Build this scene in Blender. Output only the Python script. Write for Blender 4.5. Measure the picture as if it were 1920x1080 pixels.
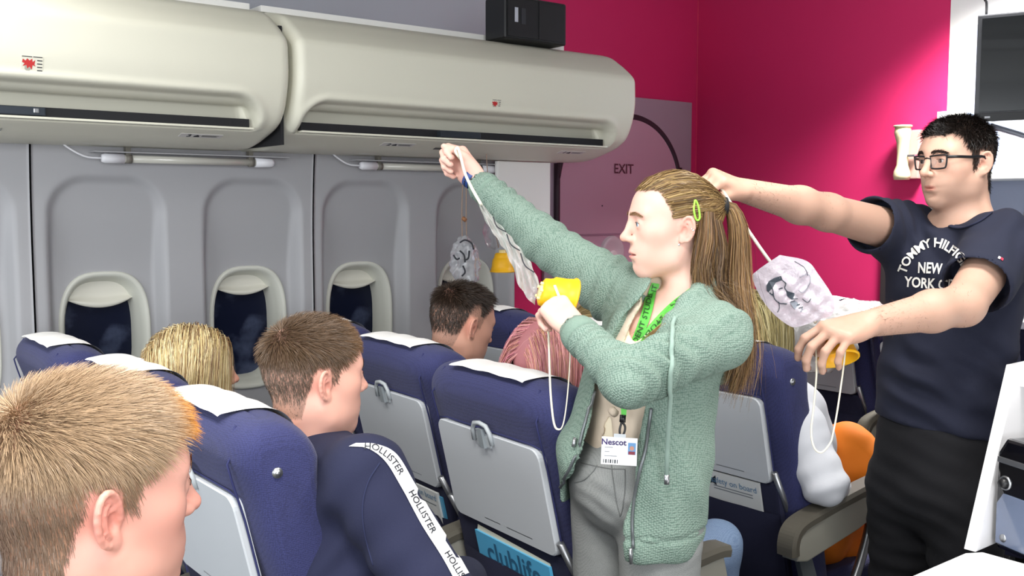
import bpy, bmesh, math, random
import numpy as np
from mathutils import Vector, Matrix
from mathutils.bvhtree import BVHTree
random.seed(7); RNG = np.random.default_rng(11)
for o in list(bpy.data.objects): bpy.data.objects.remove(o)
S = bpy.context.scene
COL = S.collection
PI = math.pi
# ------------------------------------------------------------------ camera
FPX = 1850.0; YAW = math.radians(51.7); PIT = math.radians(4.72); CAMH = 1.52
CAM = np.array([0, 0, CAMH])
CF = np.array([-math.sin(YAW)*math.cos(PIT), math.cos(YAW)*math.cos(PIT), -math.sin(PIT)])
CR = np.array([math.cos(YAW), math.sin(YAW), 0.0]); CU = np.cross(CR, CF)
cam = bpy.data.cameras.new('camera'); camo = bpy.data.objects.new('camera', cam); COL.objects.link(camo)
camo.location = CAM; camo.rotation_euler = (PI/2 - PIT, 0, YAW)
cam.sensor_width = 36.0; cam.lens = FPX/1920*36.0; cam.clip_start = 0.05; cam.clip_end = 60
S.camera = camo
# ------------------------------------------------------------------ world, light, exposure
w = bpy.data.worlds.new('world'); S.world = w; w.use_nodes = True
w.node_tree.nodes['Background'].inputs[0].default_value = (0.75, 0.85, 1.0, 1)
w.node_tree.nodes['Background'].inputs[1].default_value = 0.6
S.view_settings.view_transform = 'Standard'; S.view_settings.look = 'None'
S.view_settings.gamma = 1.0; S.view_settings.use_curve_mapping = False
S.view_settings.exposure = 0.0
def area(name, loc, direc, sx, sy, power, colr=(1, 1, 1), spread=180):
    l = bpy.data.lights.new(name, 'AREA'); l.shape = 'RECTANGLE'; l.size = sx; l.size_y = sy
    l.energy = power; l.color = colr; l.spread = math.radians(spread)
    o = bpy.data.objects.new(name, l); COL.objects.link(o); o.location = loc
    o.rotation_euler = Vector(direc).to_track_quat('-Z', 'Y').to_euler()
    return o
# daylight through the windows in the right-hand wall and in the wall behind the passengers
area('daylight_right', (2.34, -.9, 1.65), (-1, 0.05, -0.06), 2.6, 1.5, 64, (0.96, 0.98, 1.0), 112)  # unseen window; its spread is narrowed to keep light off the front wall
area('daylight_back', (-1.4, -2.42, 1.65), (0.05, 1, -0.1), 3.6, 1.5, 84, (0.93, 0.97, 1.0))
# ceiling light panels
CEIL = 2.75
LAMPS = ((-2.3, 0.2, 1.15, 15, 150), (-0.6, 0.2, 1.15, 38, 150), (-0.6, 1.9, 1.15, 22, 130), (1.0, 1.2, 1.15, 12, 150), (-2.05, 4.08, 0.40, 68, 112))
for (lx, ly, sz, pw, spr) in LAMPS:
    area('ceiling_panel_light', (lx, ly, CEIL-0.03), (0, 0, -1), sz, .48 if sz > .5 else .30, pw, (1.0, 0.98, 0.95), spr)
S.view_settings.exposure = 0.12
# ------------------------------------------------------------------ helpers
def A(x, y, d):
    'real position of a point seen at pixel (x, y) and standing d metres deep in the room'
    return CAM + (CF + CR*(x-960)/FPX - CU*(y-540)/FPX)*d
def V3(*a): return np.array(a, float)
def nrm(v):
    v = np.asarray(v, float); return v/np.linalg.norm(v)
def lin(h):
    h = h.lstrip('#'); r = []
    for i in (0, 2, 4):
        c = int(h[i:i+2], 16)/255; r.append(c/12.92 if c <= .04045 else ((c+.055)/1.055)**2.4)
    return tuple(r)
MATS = {}
def mat(name, hexc='808080', rough=.6, metal=0, bump=None, attr=False, var=None, spec=.5, trans=0, alpha=1, sheen=0, weave=None, sss=0, coat=0):
    if name in MATS: return MATS[name]
    m = bpy.data.materials.new(name); m.use_nodes = True; nt = m.node_tree; N = nt.nodes; L = nt.links
    b = N['Principled BSDF']; c = lin(hexc)
    b.inputs['Base Color'].default_value = (*c, 1); b.inputs['Roughness'].default_value = rough
    b.inputs['Metallic'].default_value = metal; b.inputs['Specular IOR Level'].default_value = spec
    b.inputs['Transmission Weight'].default_value = trans; b.inputs['Alpha'].default_value = alpha
    if sheen: b.inputs['Sheen Weight'].default_value = sheen
    if coat: b.inputs['Coat Weight'].default_value = coat
    if sss:
        b.inputs['Subsurface Weight'].default_value = sss; b.inputs['Subsurface Radius'].default_value = (.012, .004, .002)
        b.inputs['Subsurface Scale'].default_value = 1.0
    tc = N.new('ShaderNodeTexCoord'); src = None
    if attr:
        a = N.new('ShaderNodeAttribute'); a.attribute_name = 'Col'; src = a.outputs['Color']
        L.new(src, b.inputs['Base Color'])
    if var:                                    # (scale, amount) colour mottling
        n = N.new('ShaderNodeTexNoise'); n.inputs['Scale'].default_value = var[0]; n.inputs['Detail'].default_value = 4
        L.new(tc.outputs['Object'], n.inputs['Vector'])
        mp = N.new('ShaderNodeMapRange'); mp.inputs[3].default_value = 1-var[1]; mp.inputs[4].default_value = 1+var[1]
        L.new(n.outputs['Fac'], mp.inputs[0])
        mx = N.new('ShaderNodeMix'); mx.data_type = 'RGBA'; mx.blend_type = 'MULTIPLY'; mx.inputs[0].default_value = 1
        if src: L.new(src, mx.inputs[6])
        else: mx.inputs[6].default_value = (*c, 1)
        cmb = N.new('ShaderNodeCombineColor')
        for i in range(3): L.new(mp.outputs[0], cmb.inputs[i])
        L.new(cmb.outputs[0], mx.inputs[7]); L.new(mx.outputs[2], b.inputs['Base Color']); src = mx.outputs[2]
    if bump:                                   # (scale, strength, distance)
        n = N.new('ShaderNodeTexNoise'); n.inputs['Scale'].default_value = bump[0]; n.inputs['Detail'].default_value = 3
        L.new(tc.outputs['Object'], n.inputs['Vector'])
        bp = N.new('ShaderNodeBump'); bp.inputs['Strength'].default_value = bump[1]; bp.inputs['Distance'].default_value = bump[2]
        L.new(n.outputs['Fac'], bp.inputs['Height']); L.new(bp.outputs[0], b.inputs['Normal'])
    if weave:                                  # (scale, strength, dark colour, rotation) checker-like knit or weave
        mpn = N.new('ShaderNodeMapping'); mpn.inputs['Scale'].default_value = (weave[0],)*3
        mpn.inputs['Rotation'].default_value = weave[3] if len(weave) > 3 else (.3, .4, .2)
        L.new(tc.outputs['Object'], mpn.inputs[0])
        v = N.new('ShaderNodeTexVoronoi'); v.inputs['Scale'].default_value = 1; v.inputs['Randomness'].default_value = .35
        L.new(mpn.outputs[0], v.inputs['Vector'])
        bp = N.new('ShaderNodeBump'); bp.inputs['Strength'].default_value = weave[1]; bp.inputs['Distance'].default_value = .002; bp.invert = True
        L.new(v.outputs['Distance'], bp.inputs['Height']); L.new(bp.outputs[0], b.inputs['Normal'])
        r = N.new('ShaderNodeMapRange'); r.inputs[1].default_value = .35; r.inputs[2].default_value = .75
        L.new(v.outputs['Distance'], r.inputs[0])
        mx = N.new('ShaderNodeMix'); mx.data_type = 'RGBA'; L.new(r.outputs[0], mx.inputs[0])
        if src: L.new(src, mx.inputs[6])
        else: mx.inputs[6].default_value = (*c, 1)
        mx.inputs[7].default_value = (*lin(weave[2]), 1); L.new(mx.outputs[2], b.inputs['Base Color'])
    MATS[name] = m; return m
def tag(o, label=None, cat=None, group=None, kind=None):
    if label: o['label'] = label
    if cat: o['category'] = cat
    if group: o['group'] = group
    if kind: o['kind'] = kind
    return o
def empty(name, loc=(0, 0, 0), rz=0, parent=None):
    o = bpy.data.objects.new(name, None); COL.objects.link(o); o.location = loc; o.rotation_euler = (0, 0, rz)
    o.empty_display_size = .05
    if parent: o.parent = parent
    return o
def link(name, me, m=None, parent=None, smooth=False):
    o = bpy.data.objects.new(name, me); COL.objects.link(o)
    if m is not None and not me.materials: me.materials.append(m)
    if smooth and len(me.polygons):
        me.polygons.foreach_set('use_smooth', np.ones(len(me.polygons), bool))
    if parent is not None:
        o.parent = parent
        if parent.type == 'MESH' or parent.get('worldkids'):
            o.matrix_parent_inverse = Matrix.Identity(4)
    return o
def pyd(name, v, f, m=None, parent=None, smooth=False):
    me = bpy.data.meshes.new(name); me.from_pydata([tuple(map(float, q)) for q in v], [], [tuple(map(int, q)) for q in f]); me.update()
    return link(name, me, m, parent, smooth)
def quads(name, v, f, m=None, parent=None, col=None, smooth=True):
    'fast mesh from numpy vertex and quad arrays'
    v = np.asarray(v, np.float32); f = np.asarray(f, np.int32); me = bpy.data.meshes.new(name); k = f.shape[1]
    me.vertices.add(len(v)); me.vertices.foreach_set('co', v.ravel())
    me.loops.add(f.size); me.loops.foreach_set('vertex_index', f.ravel())
    me.polygons.add(len(f)); me.polygons.foreach_set('loop_start', np.arange(0, f.size, k, dtype=np.int32))
    if col is not None:
        a = me.color_attributes.new('Col', 'FLOAT_COLOR', 'POINT')
        a.data.foreach_set('color', np.c_[col, np.ones(len(v))].astype(np.float32).ravel())
    me.update(calc_edges=True)
    return link(name, me, m, parent, smooth)
def bm_obj(name, bm, m=None, parent=None, smooth=False, bevel=0, seg=2):
    if bevel:
        bmesh.ops.bevel(bm, geom=[e for e in bm.edges if len(e.link_faces) == 2 and e.calc_face_angle(0) > .5], offset=bevel, segments=seg, affect='EDGES', profile=.7)
    me = bpy.data.meshes.new(name); bm.to_mesh(me); bm.free()
    return link(name, me, m, parent, smooth)
def abox(bm, c, s, rot=None):
    r = bmesh.ops.create_cube(bm, size=1); M = Matrix.Translation(Vector(c)) @ (rot.to_4x4() if rot else Matrix.Identity(4)) @ Matrix.Diagonal((*s, 1))
    bmesh.ops.transform(bm, matrix=M, verts=r['verts']); return r['verts']
def box(name, c, s, m, parent=None, bevel=.004, rot=None, seg=2, smooth=False):
    bm = bmesh.new(); abox(bm, c, s, rot); return bm_obj(name, bm, m, parent, smooth, bevel, seg)
def box2(name, lo, hi, m, parent=None, bevel=.004, **k):
    lo = np.array(lo, float); hi = np.array(hi, float); return box(name, (lo+hi)/2, np.abs(hi-lo), m, parent, bevel, **k)
def frames(P):
    P = np.asarray(P, float); T = np.gradient(P, axis=0); T /= np.linalg.norm(T, axis=1)[:, None]+1e-12
    n = np.cross(T[0], (0, 0, 1)); n = n if np.linalg.norm(n) > .1 else np.cross(T[0], (1, 0, 0)); n /= np.linalg.norm(n)
    Ns = []
    for t in T:
        n = n-t*np.dot(n, t); n /= np.linalg.norm(n)+1e-12; Ns.append(n)
    Ns = np.array(Ns); return T, Ns, np.cross(T, Ns)
def tubeg(P, r, seg=8, flat=None):
    'vertices and quads of a tube along points P'
    P = np.asarray(P, float); T, N1, B = frames(P); r = np.broadcast_to(np.asarray(r, float), (len(P),))
    a = np.linspace(0, 2*PI, seg, endpoint=False); fl = 1 if flat is None else flat
    v = P[:, None]+r[:, None, None]*(np.cos(a)[None, :, None]*N1[:, None]+fl*np.sin(a)[None, :, None]*B[:, None])
    n = len(P); f = [(i*seg+j, i*seg+(j+1) % seg, (i+1)*seg+(j+1) % seg, (i+1)*seg+j) for i in range(n-1) for j in range(seg)]
    v = v.reshape(-1, 3); f2 = list(f)
    caps = [tuple(range(seg))[::-1], tuple((n-1)*seg+j for j in range(seg))]
    return v, f2, caps
def tube(name, P, r, m, parent=None, seg=8, flat=None, smooth=True):
    v, f, c = tubeg(P, r, seg, flat); return pyd(name, v, f+c, m, parent, smooth)
def spline(P, n=30):
    'Catmull-Rom through points'
    P = np.asarray(P, float); Q = np.vstack([2*P[0]-P[1], P, 2*P[-1]-P[-2]]); t = np.linspace(0, len(P)-1-1e-9, n); out = []
    for u in t:
        i = int(u); s = u-i; a, b, c, d = Q[i:i+4]
        out.append(.5*((2*b)+(-a+c)*s+(2*a-5*b+4*c-d)*s*s+(-a+3*b-3*c+d)*s**3))
    return np.array(out)
def grid_faces(nu, nv, wrapu=False, wrapv=False):
    i, j = np.meshgrid(np.arange(nu if wrapu else nu-1), np.arange(nv if wrapv else nv-1), indexing='ij'); i = i.ravel(); j = j.ravel()
    i2 = (i+1) % nu; j2 = (j+1) % nv
    return np.c_[i*nv+j, i2*nv+j, i2*nv+j2, i*nv+j2]
def lathe(name, prof, m, parent=None, M=None, seg=28, smooth=True, col=None):
    'prof: (radius, height) pairs turned about local z, then moved by matrix M (3x3, origin)'
    a = np.linspace(0, 2*PI, seg, endpoint=False); p = np.array(prof, float)
    v = np.stack([p[:, None, 0]*np.cos(a), p[:, None, 0]*np.sin(a), np.repeat(p[:, None, 1], seg, 1)], -1).reshape(-1, 3)
    if M is not None: v = v@np.asarray(M[0]).T+np.asarray(M[1])
    return quads(name, v, grid_faces(len(p), seg, wrapv=True), m, parent, smooth=smooth)
def axes_from(z, x=(1, 0, 0)):
    z = nrm(z); x = np.asarray(x, float); x = x-z*np.dot(x, z); x = nrm(x); return np.stack([x, np.cross(z, x), z], 1)
def text_geo(s, size, bold=0.0, align='CENTER'):
    c = bpy.data.curves.new('t', 'FONT'); c.body = s; c.size = size; c.offset = bold; c.align_x = align; c.align_y = 'CENTER'; c.resolution_u = 3
    o = bpy.data.objects.new('t', c); COL.objects.link(o); dg = bpy.context.evaluated_depsgraph_get()
    me = bpy.data.meshes.new_from_object(o.evaluated_get(dg)); v = np.array([q.co[:] for q in me.vertices]).reshape(-1, 3); f = [tuple(p.vertices) for p in me.polygons]
    bpy.data.objects.remove(o); bpy.data.curves.remove(c); bpy.data.meshes.remove(me); return v, f
def flat_text(name, s, size, org, ex, ey, m, parent=None, bold=0.0, off=.0008, align='CENTER', sx=1.0):
    v, f = text_geo(s, size, bold, align); ex = nrm(ex); ey = nrm(ey); n = np.cross(ex, ey)
    return pyd(name, np.asarray(org)+v[:, :1]*ex*sx+v[:, 1:2]*ey+n*off, f, m, parent)
def copy_tree(o, parent=None):
    c = o.copy(); COL.objects.link(c)
    if parent is not None: c.parent = parent
    for ch in o.children: copy_tree(ch, c)
    return c
def sstep(a, b, x):
    t = np.clip((x-a)/(b-a), 0, 1); return t*t*(3-2*t)
def rrect(u, v, hw, hh, r):
    qx = np.abs(u)-hw+r; qy = np.abs(v)-hh+r
    return np.hypot(np.maximum(qx, 0), np.maximum(qy, 0))+np.minimum(np.maximum(qx, qy), 0)-r
# ================================================================== the setting
XW = -4.0; YF = 4.565; XL = -3.42                    # room wall, front wall, cabin lining
m_pink = mat('pink_wall_paint', 'c82a62', .55, bump=(180, .08, .002), spec=.25)
m_grey = mat('grey_wall_paint', 'b6bac2', .6, bump=(150, .08, .002))
m_white = mat('white_paint', 'efeeea', .55, bump=(150, .05, .002))
m_room = mat('room_wall_grey', '8e8e90', .7)
m_ceil = mat('ceiling_tile', 'c4c4c0', .8, bump=(120, .2, .003))
m_floor = mat('carpet_charcoal', '3a3a3c', .95, bump=(700, .6, .004), var=(60, .25))
m_dark = mat('dark_gap', '15151a', .7)
m_black = mat('black_plastic', '141417', .38)
m_gloss = mat('black_gloss_plastic', '0c0c12', .12, coat=.5)
m_metal = mat('brushed_metal', 'a9abae', .35, metal=.9)
m_ink = mat('printed_ink', '20242c', .6)
fl = tag(box2('floor', (XW, -2.6, -.1), (2.4, YF, 0), m_floor, bevel=0), kind='structure')
tag(box2('ceiling', (XW, -2.6, CEIL), (2.4, YF, CEIL+.1), m_ceil, bevel=0), kind='structure')
wl = tag(box2('wall_left', (XW-.1, -2.6, 0), (XW, 3.09, CEIL), m_grey, bevel=0), kind='structure')
tag(box2('wall_left_pink', (XW-.1, 3.09, 0), (XW, YF, CEIL), m_pink, bevel=0), kind='structure')
tag(box2('wall_front', (XW-.1, YF, 0), (-2.44, YF+.1, CEIL), m_pink, bevel=0), kind='structure')
tag(box2('wall_front_white', (-2.44, YF-.004, 0), (2.4, YF+.1, CEIL), m_white, bevel=0), kind='structure')
wr_ = tag(empty('wall_right'), kind='structure')
for lo, hi in (((2.4, -2.6, 0), (2.5, YF+.1, .85)), ((2.4, -2.6, 2.45), (2.5, YF+.1, CEIL)), ((2.4, -2.6, .85), (2.5, -2.25, 2.45)), ((2.4, 1.25, .85), (2.5, YF+.1, 2.45))):
    box2('wall_piece', lo, hi, m_room, wr_, bevel=0)
wn2 = tag(empty('window_10'), kind='structure')
for k in range(5): box2('window_mullion', (2.43, -2.25+k*.865, .85), (2.48, -2.21+k*.865, 2.45), m_white, wn2, .003)
for k in range(4): box2('pane', (2.452, -2.21+k*.865, .85), (2.458, -1.385+k*.865, 2.45), mat('clear_glass', 'ffffff', .02, trans=1), wn2, 0)
wb = tag(empty('wall_back'), kind='structure')
for lo, hi in (((XW-.1, -2.6, 0), (2.5, -2.5, .85)), ((XW-.1, -2.6, 2.45), (2.5, -2.5, CEIL)), ((XW-.1, -2.6, .85), (-3.3, -2.5, 2.45)), ((.5, -2.6, .85), (2.5, -2.5, 2.45))):
    box2('wall_piece', lo, hi, m_room, wb, bevel=0)
wn = tag(empty('window_9'), kind='structure')
for k in range(5): box2('window_mullion', (-3.3+k*.94, -2.58, .85), (-3.26+k*.94, -2.53, 2.45), m_white, wn, .003)
for k in range(4): box2('pane', (-3.26+k*.94, -2.558, .85), (-2.36+k*.94, -2.552, 2.45), mat('clear_glass', 'ffffff', .02, trans=1), wn, 0)
tag(box2('trim_1', (XW+.0005, YF-.006, 0), (XW+.006, YF-.0005, CEIL), mat('pink_trim', 'd43a66', .5), bevel=0), kind='structure')
# ceiling light panels (housings)
m_lampbody = mat('lamp_housing', 'f2f2f2', .5)
for i, (lx, ly, sx) in enumerate([(q[0], q[1], 1.2 if q[2] > .5 else .5) for q in LAMPS]):
    e = tag(empty('ceiling_light', (lx, ly, CEIL)), ['white ceiling light panel above the window seats', 'white ceiling light panel above the aft aisle', 'white ceiling light panel above the aisle near the desk', 'white ceiling light panel on the right of the room', 'small ceiling light panel close to the pink front wall'][i], 'ceiling light', 'ceiling light panels')
    for a, b in (((-sx/2, -.3), (sx/2, -.28)), ((-sx/2, .28), (sx/2, .3)), ((-sx/2, -.28), (-sx/2+.02, .28)), ((sx/2-.02, -.28), (sx/2, .28))):
        box2('frame', (*a, -.03), (*b, -.001), m_lampbody, e, .002)
    box2('backing', (-sx/2+.02, -.28, -.012), (sx/2-.02, .28, -.001), m_lampbody, e, 0)
# ---------------- cabin lining with window bays
m_lin = mat('lining_plastic', 'a6a6a9', .5, bump=(500, .06, .001), spec=.35)
m_rim = mat('window_rim_plastic', 'cfd0c6', .42, spec=.4)
m_shade = mat('window_shade_plastic', 'dedcd0', .5)
def clouds():
    m = mat('night_sky_pane', '0d1226', .28, spec=.3); nt = m.node_tree; N = nt.nodes; L = nt.links; b = N['Principled BSDF']
    tc = N['Texture Coordinate']; n = N.new('ShaderNodeTexNoise'); n.inputs['Scale'].default_value = 9; n.inputs['Detail'].default_value = 6
    L.new(tc.outputs['Object'], n.inputs['Vector']); r = N.new('ShaderNodeValToRGB'); r.color_ramp.elements[0].position = .5; r.color_ramp.elements[1].position = .85
    r.color_ramp.elements[0].color = (*lin('10162c'), 1); r.color_ramp.elements[1].color = (*lin('5a6480'), 1)
    L.new(n.outputs['Fac'], r.inputs[0]); L.new(r.outputs[0], b.inputs['Base Color']); return m
m_sky = clouds()
BAYS = [(-.20, .19), (.315, .705), (.79, 1.18), (1.306, 1.692), (1.771, 2.166), (2.297, 2.69)]
ZT = 1.628; ZWC = 1.07
def lining_disp(Y, Z):
    'how far the lining is pushed outwards at (y, z)'
    out = np.zeros_like(Y)
    for a, b in BAYS:
        c = (a+b)/2; hw = (b-a)/2
        d = rrect(Y-c, Z-(ZT-.60), hw, .60, .13)
        m = sstep(0, -.035, d)*(.018+.045*sstep(ZT, ZT-.36, Z))
        dw = rrect(Y-c, Z-ZWC, .132, .212, .10)
        out = np.maximum(out, m+.115*(dw < 0))
    return out
wc = tag(empty('wall_cabin'), kind='structure')
for a, b in ((-.30, .747), (.753, 1.733), (1.739, 2.715)):
    ys = np.unique(np.concatenate([np.linspace(a, b, 118)])); zs = np.concatenate([np.linspace(.35, .8, 8), np.linspace(.815, 1.68, 120), np.linspace(1.70, 1.95, 6)])
    Yg, Zg = np.meshgrid(ys, zs, indexing='ij')
    zc = np.clip(Zg-1.35, 0, 1)                                    # the lining leans in over the heads
    X = XL-lining_disp(Yg, Zg)+.14*zc**2*1.2
    v = np.stack([X, Yg, Zg], -1).reshape(-1, 3); f = grid_faces(len(ys), len(zs))
    # thickness rim at the two ends
    nz = len(zs); back = np.stack([np.full_like(Yg, XL-.16), Yg, Zg], -1).reshape(-1, 3)
    n0 = len(v); v = np.vstack([v, back[:nz], back[-nz:]]); last = (len(ys)-1)*nz
    e1 = [(k, k+1, n0+k+1, n0+k) for k in range(nz-1)]; e2 = [(last+k, n0+nz+k, n0+nz+k+1, last+k+1) for k in range(nz-1)]
    quads('panel', v, np.vstack([f[:, ::-1], e1, e2]), m_lin, wc)
box2('lining_base', (XL-.03, -.30, .10), (XL-.004, 2.715, .352), m_lin, wc, .004)
def ring_pts(hw, hh, n, k=3.0):
    t = np.linspace(0, 2*PI, n, endpoint=False); c, s = np.cos(t), np.sin(t)
    return np.stack([hw*np.sign(c)*np.abs(c)**(2/k), hh*np.sign(s)*np.abs(s)**(2/k)], -1)
for i, (a, b) in enumerate(BAYS):
    c = (a+b)/2; wroot = tag(empty('window_%d' % (i+1), (XL-.063, c, ZWC)), kind='structure')
    prof = [(.152, .232, -.004), (.150, .230, .007), (.144, .223, .010), (.135, .213, .002), (.126, .203, -.028), (.121, .198, -.045), (.119, .195, -.050), (.114, .190, -.080), (.112, .188, -.098)]
    v = np.vstack([np.c_[np.full(48, p[2]), ring_pts(p[0], p[1], 48)] for p in prof])
    quads('window_frame', v, grid_faces(len(prof), 48, wrapv=True)[:, ::-1], m_rim, wroot)
    v = np.vstack([[(-.092, 0, 0)], np.c_[np.full(48, -.092), ring_pts(.117, .193, 48)]])
    pyd('pane', v, [(0, 1+j, 1+(j+1) % 48) for j in range(48)], m_sky, wroot)
    # pulled-up shade with its bulging grip
    hs = [.045, .03, .05, .035, .035, .04][i]; yy = np.linspace(-.114, .114, 22); zz = np.linspace(0, 1, 10)
    Yg, Tg = np.meshgrid(yy, zz, indexing='ij'); top = .197*(1-np.abs(Yg/.122)**3)**(1/3.0)
    low = .19-.036-hs+.028*(Yg/.106)**2
    Zg = low+(np.maximum(top, low+.004)-low)*Tg; Xg = -.060+.030*np.exp(-((Tg-.12)/.16)**2)*(1-(Yg/.12)**4)
    v = np.stack([Xg, Yg, Zg], -1).reshape(-1, 3)
    quads('shade', v, grid_faces(22, 10)[:, ::-1], m_shade, wroot)
# ---------------- white end board of the lining
tag(box('end_board', (-3.31, 2.675, 1.593), (.02, .29, .235), m_white, bevel=.004), 'flat white board hanging below the far end of the overhead bin', 'panel')
# ---------------- overhead bins
m_bin = mat('bin_plastic', 'dedccb', .42, bump=(300, .05, .001), spec=.45)
m_binin = mat('bin_recess_plastic', 'b9b5a2', .5)
bp = np.array([(-3.40, 2.185), (-3.20, 2.175), (-3.06, 2.147), (-2.985, 2.106), (-2.930, 2.066), (-2.908, 2.042), (-2.902, 2.01), (-2.902, 1.93), (-2.918, 1.86), (-2.945, 1.805), (-2.985, 1.772), (-3.06, 1.745), (-3.20, 1.715), (-3.40, 1.716)])
sp = spline(np.c_[bp, np.zeros(len(bp))], 150)[:, :2]; sl = np.r_[0, np.cumsum(np.linalg.norm(np.diff(sp, axis=0), axis=1))]
nrmv = np.gradient(sp, axis=0); nrmv = np.c_[-nrmv[:, 1], nrmv[:, 0]]; nrmv /= np.linalg.norm(nrmv, axis=1)[:, None]   # outward?
if nrmv[70, 0] < 0: nrmv = -nrmv
s_top = sl[np.argmin(np.abs(sp[:, 1]-1.872)+(sp[:, 0] < -2.96)*9)]; s_bot = sl[np.argmin(np.abs(sp[:, 1]-1.762)+(sp[:, 0] < -3.1)*9)]
def bin_surf(y0, y1, r0, r1, ny=120, back=False):
    ys = np.linspace(y0, y1, ny)
    Sg, Yg = np.meshgrid(sl, ys, indexing='ij'); cs = (s_top+s_bot)/2; hs = (s_bot-s_top)/2
    u = Yg-(r0+r1)/2; vv = Sg-cs
    d = rrect(u, vv-.03, (r1-r0)/2, hs+.03, .09)
    inside = (vv < hs)
    t = np.clip((vv+hs)/(2*hs), 0, 1)
    dep = sstep(0, -.030, d)*(.016+.078*t)*np.where(vv < hs, 1, np.clip(1-(vv-hs)/.004, 0, 1))
    rim = .006*np.exp(-((d-.004)/.010)**2)*(vv < hs)                 # raised lip round the recess
    e = np.minimum(Yg-y0, y1-Yg); rnd = .030*(1-np.clip(e/.03, 0, 1))**2.5*1.0
    P2 = sp[:, None, :]+nrmv[:, None, :]*(rim-dep-rnd)[..., None]
    v = np.stack([P2[..., 0], Yg, P2[..., 1]], -1)
    return v, ys
def make_bin(y0, y1, r0, r1, label):
    e = tag(empty('overhead_bin', (0, 0, 0)), label, 'overhead bin', 'overhead bins along the window wall')
    v, ys = bin_surf(y0, y1, r0, r1); ns, ny = v.shape[:2]
    f = grid_faces(ns, ny); vv = v.reshape(-1, 3)
    caps = [tuple(k*ny for k in range(ns)), tuple(k*ny+ny-1 for k in range(ns))[::-1]]
    me = bpy.data.meshes.new('shell'); me.from_pydata(vv.tolist(), [], f[:, ::-1].tolist()+caps); me.update()
    link('shell', me, m_bin, e, True)
    for p in me.polygons[-2:]: p.use_smooth = False
    # dark slot and light ledge at the foot of the recess
    xs = -3.012; box2('slot', (xs-.03, r0+.02, 1.768), (xs+.016, r1-.02, 1.796), m_dark, e, .001)
    box2('ledge', (-3.01, r0+.015, 1.7615), (-2.972, r1-.015, 1.768), m_bin, e, .002)
    return e
b1 = make_bin(-.12, 1.412, .0, 1.325, 'near cream overhead bin at the left edge of the picture')
b2 = make_bin(1.425, 2.955, 1.462, 2.865, 'far cream overhead bin with the black box standing on it')
box2('latch', (-3.0, .50, 1.770), (-2.970, .70, 1.793), mat('latch_steel', '3a4048', .35, metal=.5), b1, .003)
box2('latch', (-3.0, 2.02, 1.770), (-2.972, 2.20, 1.793), mat('latch_steel'), b2, .003)
box2('bolt', (-2.972, .668, 1.777), (-2.966, .682, 1.789), m_metal, b1, .002)
tag(box2('bin_gap_shade', (-3.42, 1.4125, 1.72), (-3.0, 1.4245, 2.1), m_dark, bevel=0), kind='structure')  # solid dark slab, its colour stands for the shade in the gap between bins
# top rail lying on the bins
box2('top_rail', (-3.40, -.10, 2.176), (-3.19, 1.40, 2.198), m_white, b1, .004)
box2('top_rail', (-3.40, 1.44, 2.176), (-3.19, 2.80, 2.198), m_white, b2, .004)
# seat-number plates, reading lamp, crest stickers
m_plate = mat('number_plate', 'd9d6d2', .5); m_red = mat('crest_red', 'c22a2a', .6); m_green = mat('crest_grey', 'a9a79a', .6)
def bin_pt(z, lower=False):
    idx = [k for k in range(len(sp)) if (sp[k, 0] > -3.3)]
    k = min(idx, key=lambda q: abs(sp[q, 1]-z)); return sp[k], nrmv[k]
def on_bin(name, y, z, wd, ht, m, parent, off=.0012):
    p, n = bin_pt(z); up = np.array([-n[1], n[0]]); up = up if up[1] > 0 else -up
    ex = np.array([0, 1, 0.]); ey = np.array([up[0], 0, up[1]]); nn = np.array([n[0], 0, n[1]]); o = np.array([p[0], y, p[1]])+nn*off
    v = [o-ex*wd/2-ey*ht/2, o+ex*wd/2-ey*ht/2, o+ex*wd/2+ey*ht/2, o-ex*wd/2+ey*ht/2]; q = [x-nn*.001 for x in v]
    ob = pyd(name, v+q, [(0, 1, 2, 3), (4, 7, 6, 5), (0, 4, 5, 1), (1, 5, 6, 2), (2, 6, 7, 3), (3, 7, 4, 0)], m, parent)
    return ob, o, ex, ey, nn
for par, y, t in ((b1, 1.175, '3'), (b2, 1.90, '2'), (b2, 2.735, '1')):
    ob, o, ex, ey, nn = on_bin('seat_number_plate', y, 1.742, .135, .032, m_plate, par)
    flat_text('number', t, .031, o-ex*.038, ex, ey, m_ink, ob, .0008)
    v = [(0, .011), (.006, .004), (.010, -.004), (.010, -.010), (-.008, -.010), (-.008, 0), (-.003, .004)]
    pyd('seat_symbol', [o-ex*.014+ex*a+ey*b+nn*.0008 for a, b in v], [tuple(range(len(v)))[::-1]], m_ink, ob)
    for zz_, x1_ in ((.005, .056), (0, .050), (-.005, .054)): pyd('fine_print', [o+ex*a+ey*(zz_+b)+nn*.0008 for a, b in ((.002, -.0011), (x1_, -.0011), (x1_, .0011), (.002, .0011))], [(0, 1, 2, 3)], m_ink, ob)
ob, *_ = on_bin('reading_lamp', .575, 1.737, .07, .02, mat('smoked_lens', '8d8f84', .2, coat=.5), b1, .002)
ob, *_ = on_bin('reading_lamp', 2.10, 1.738, .06, .018, mat('vent_dark', '4b4946', .5), b2, .002)
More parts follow.
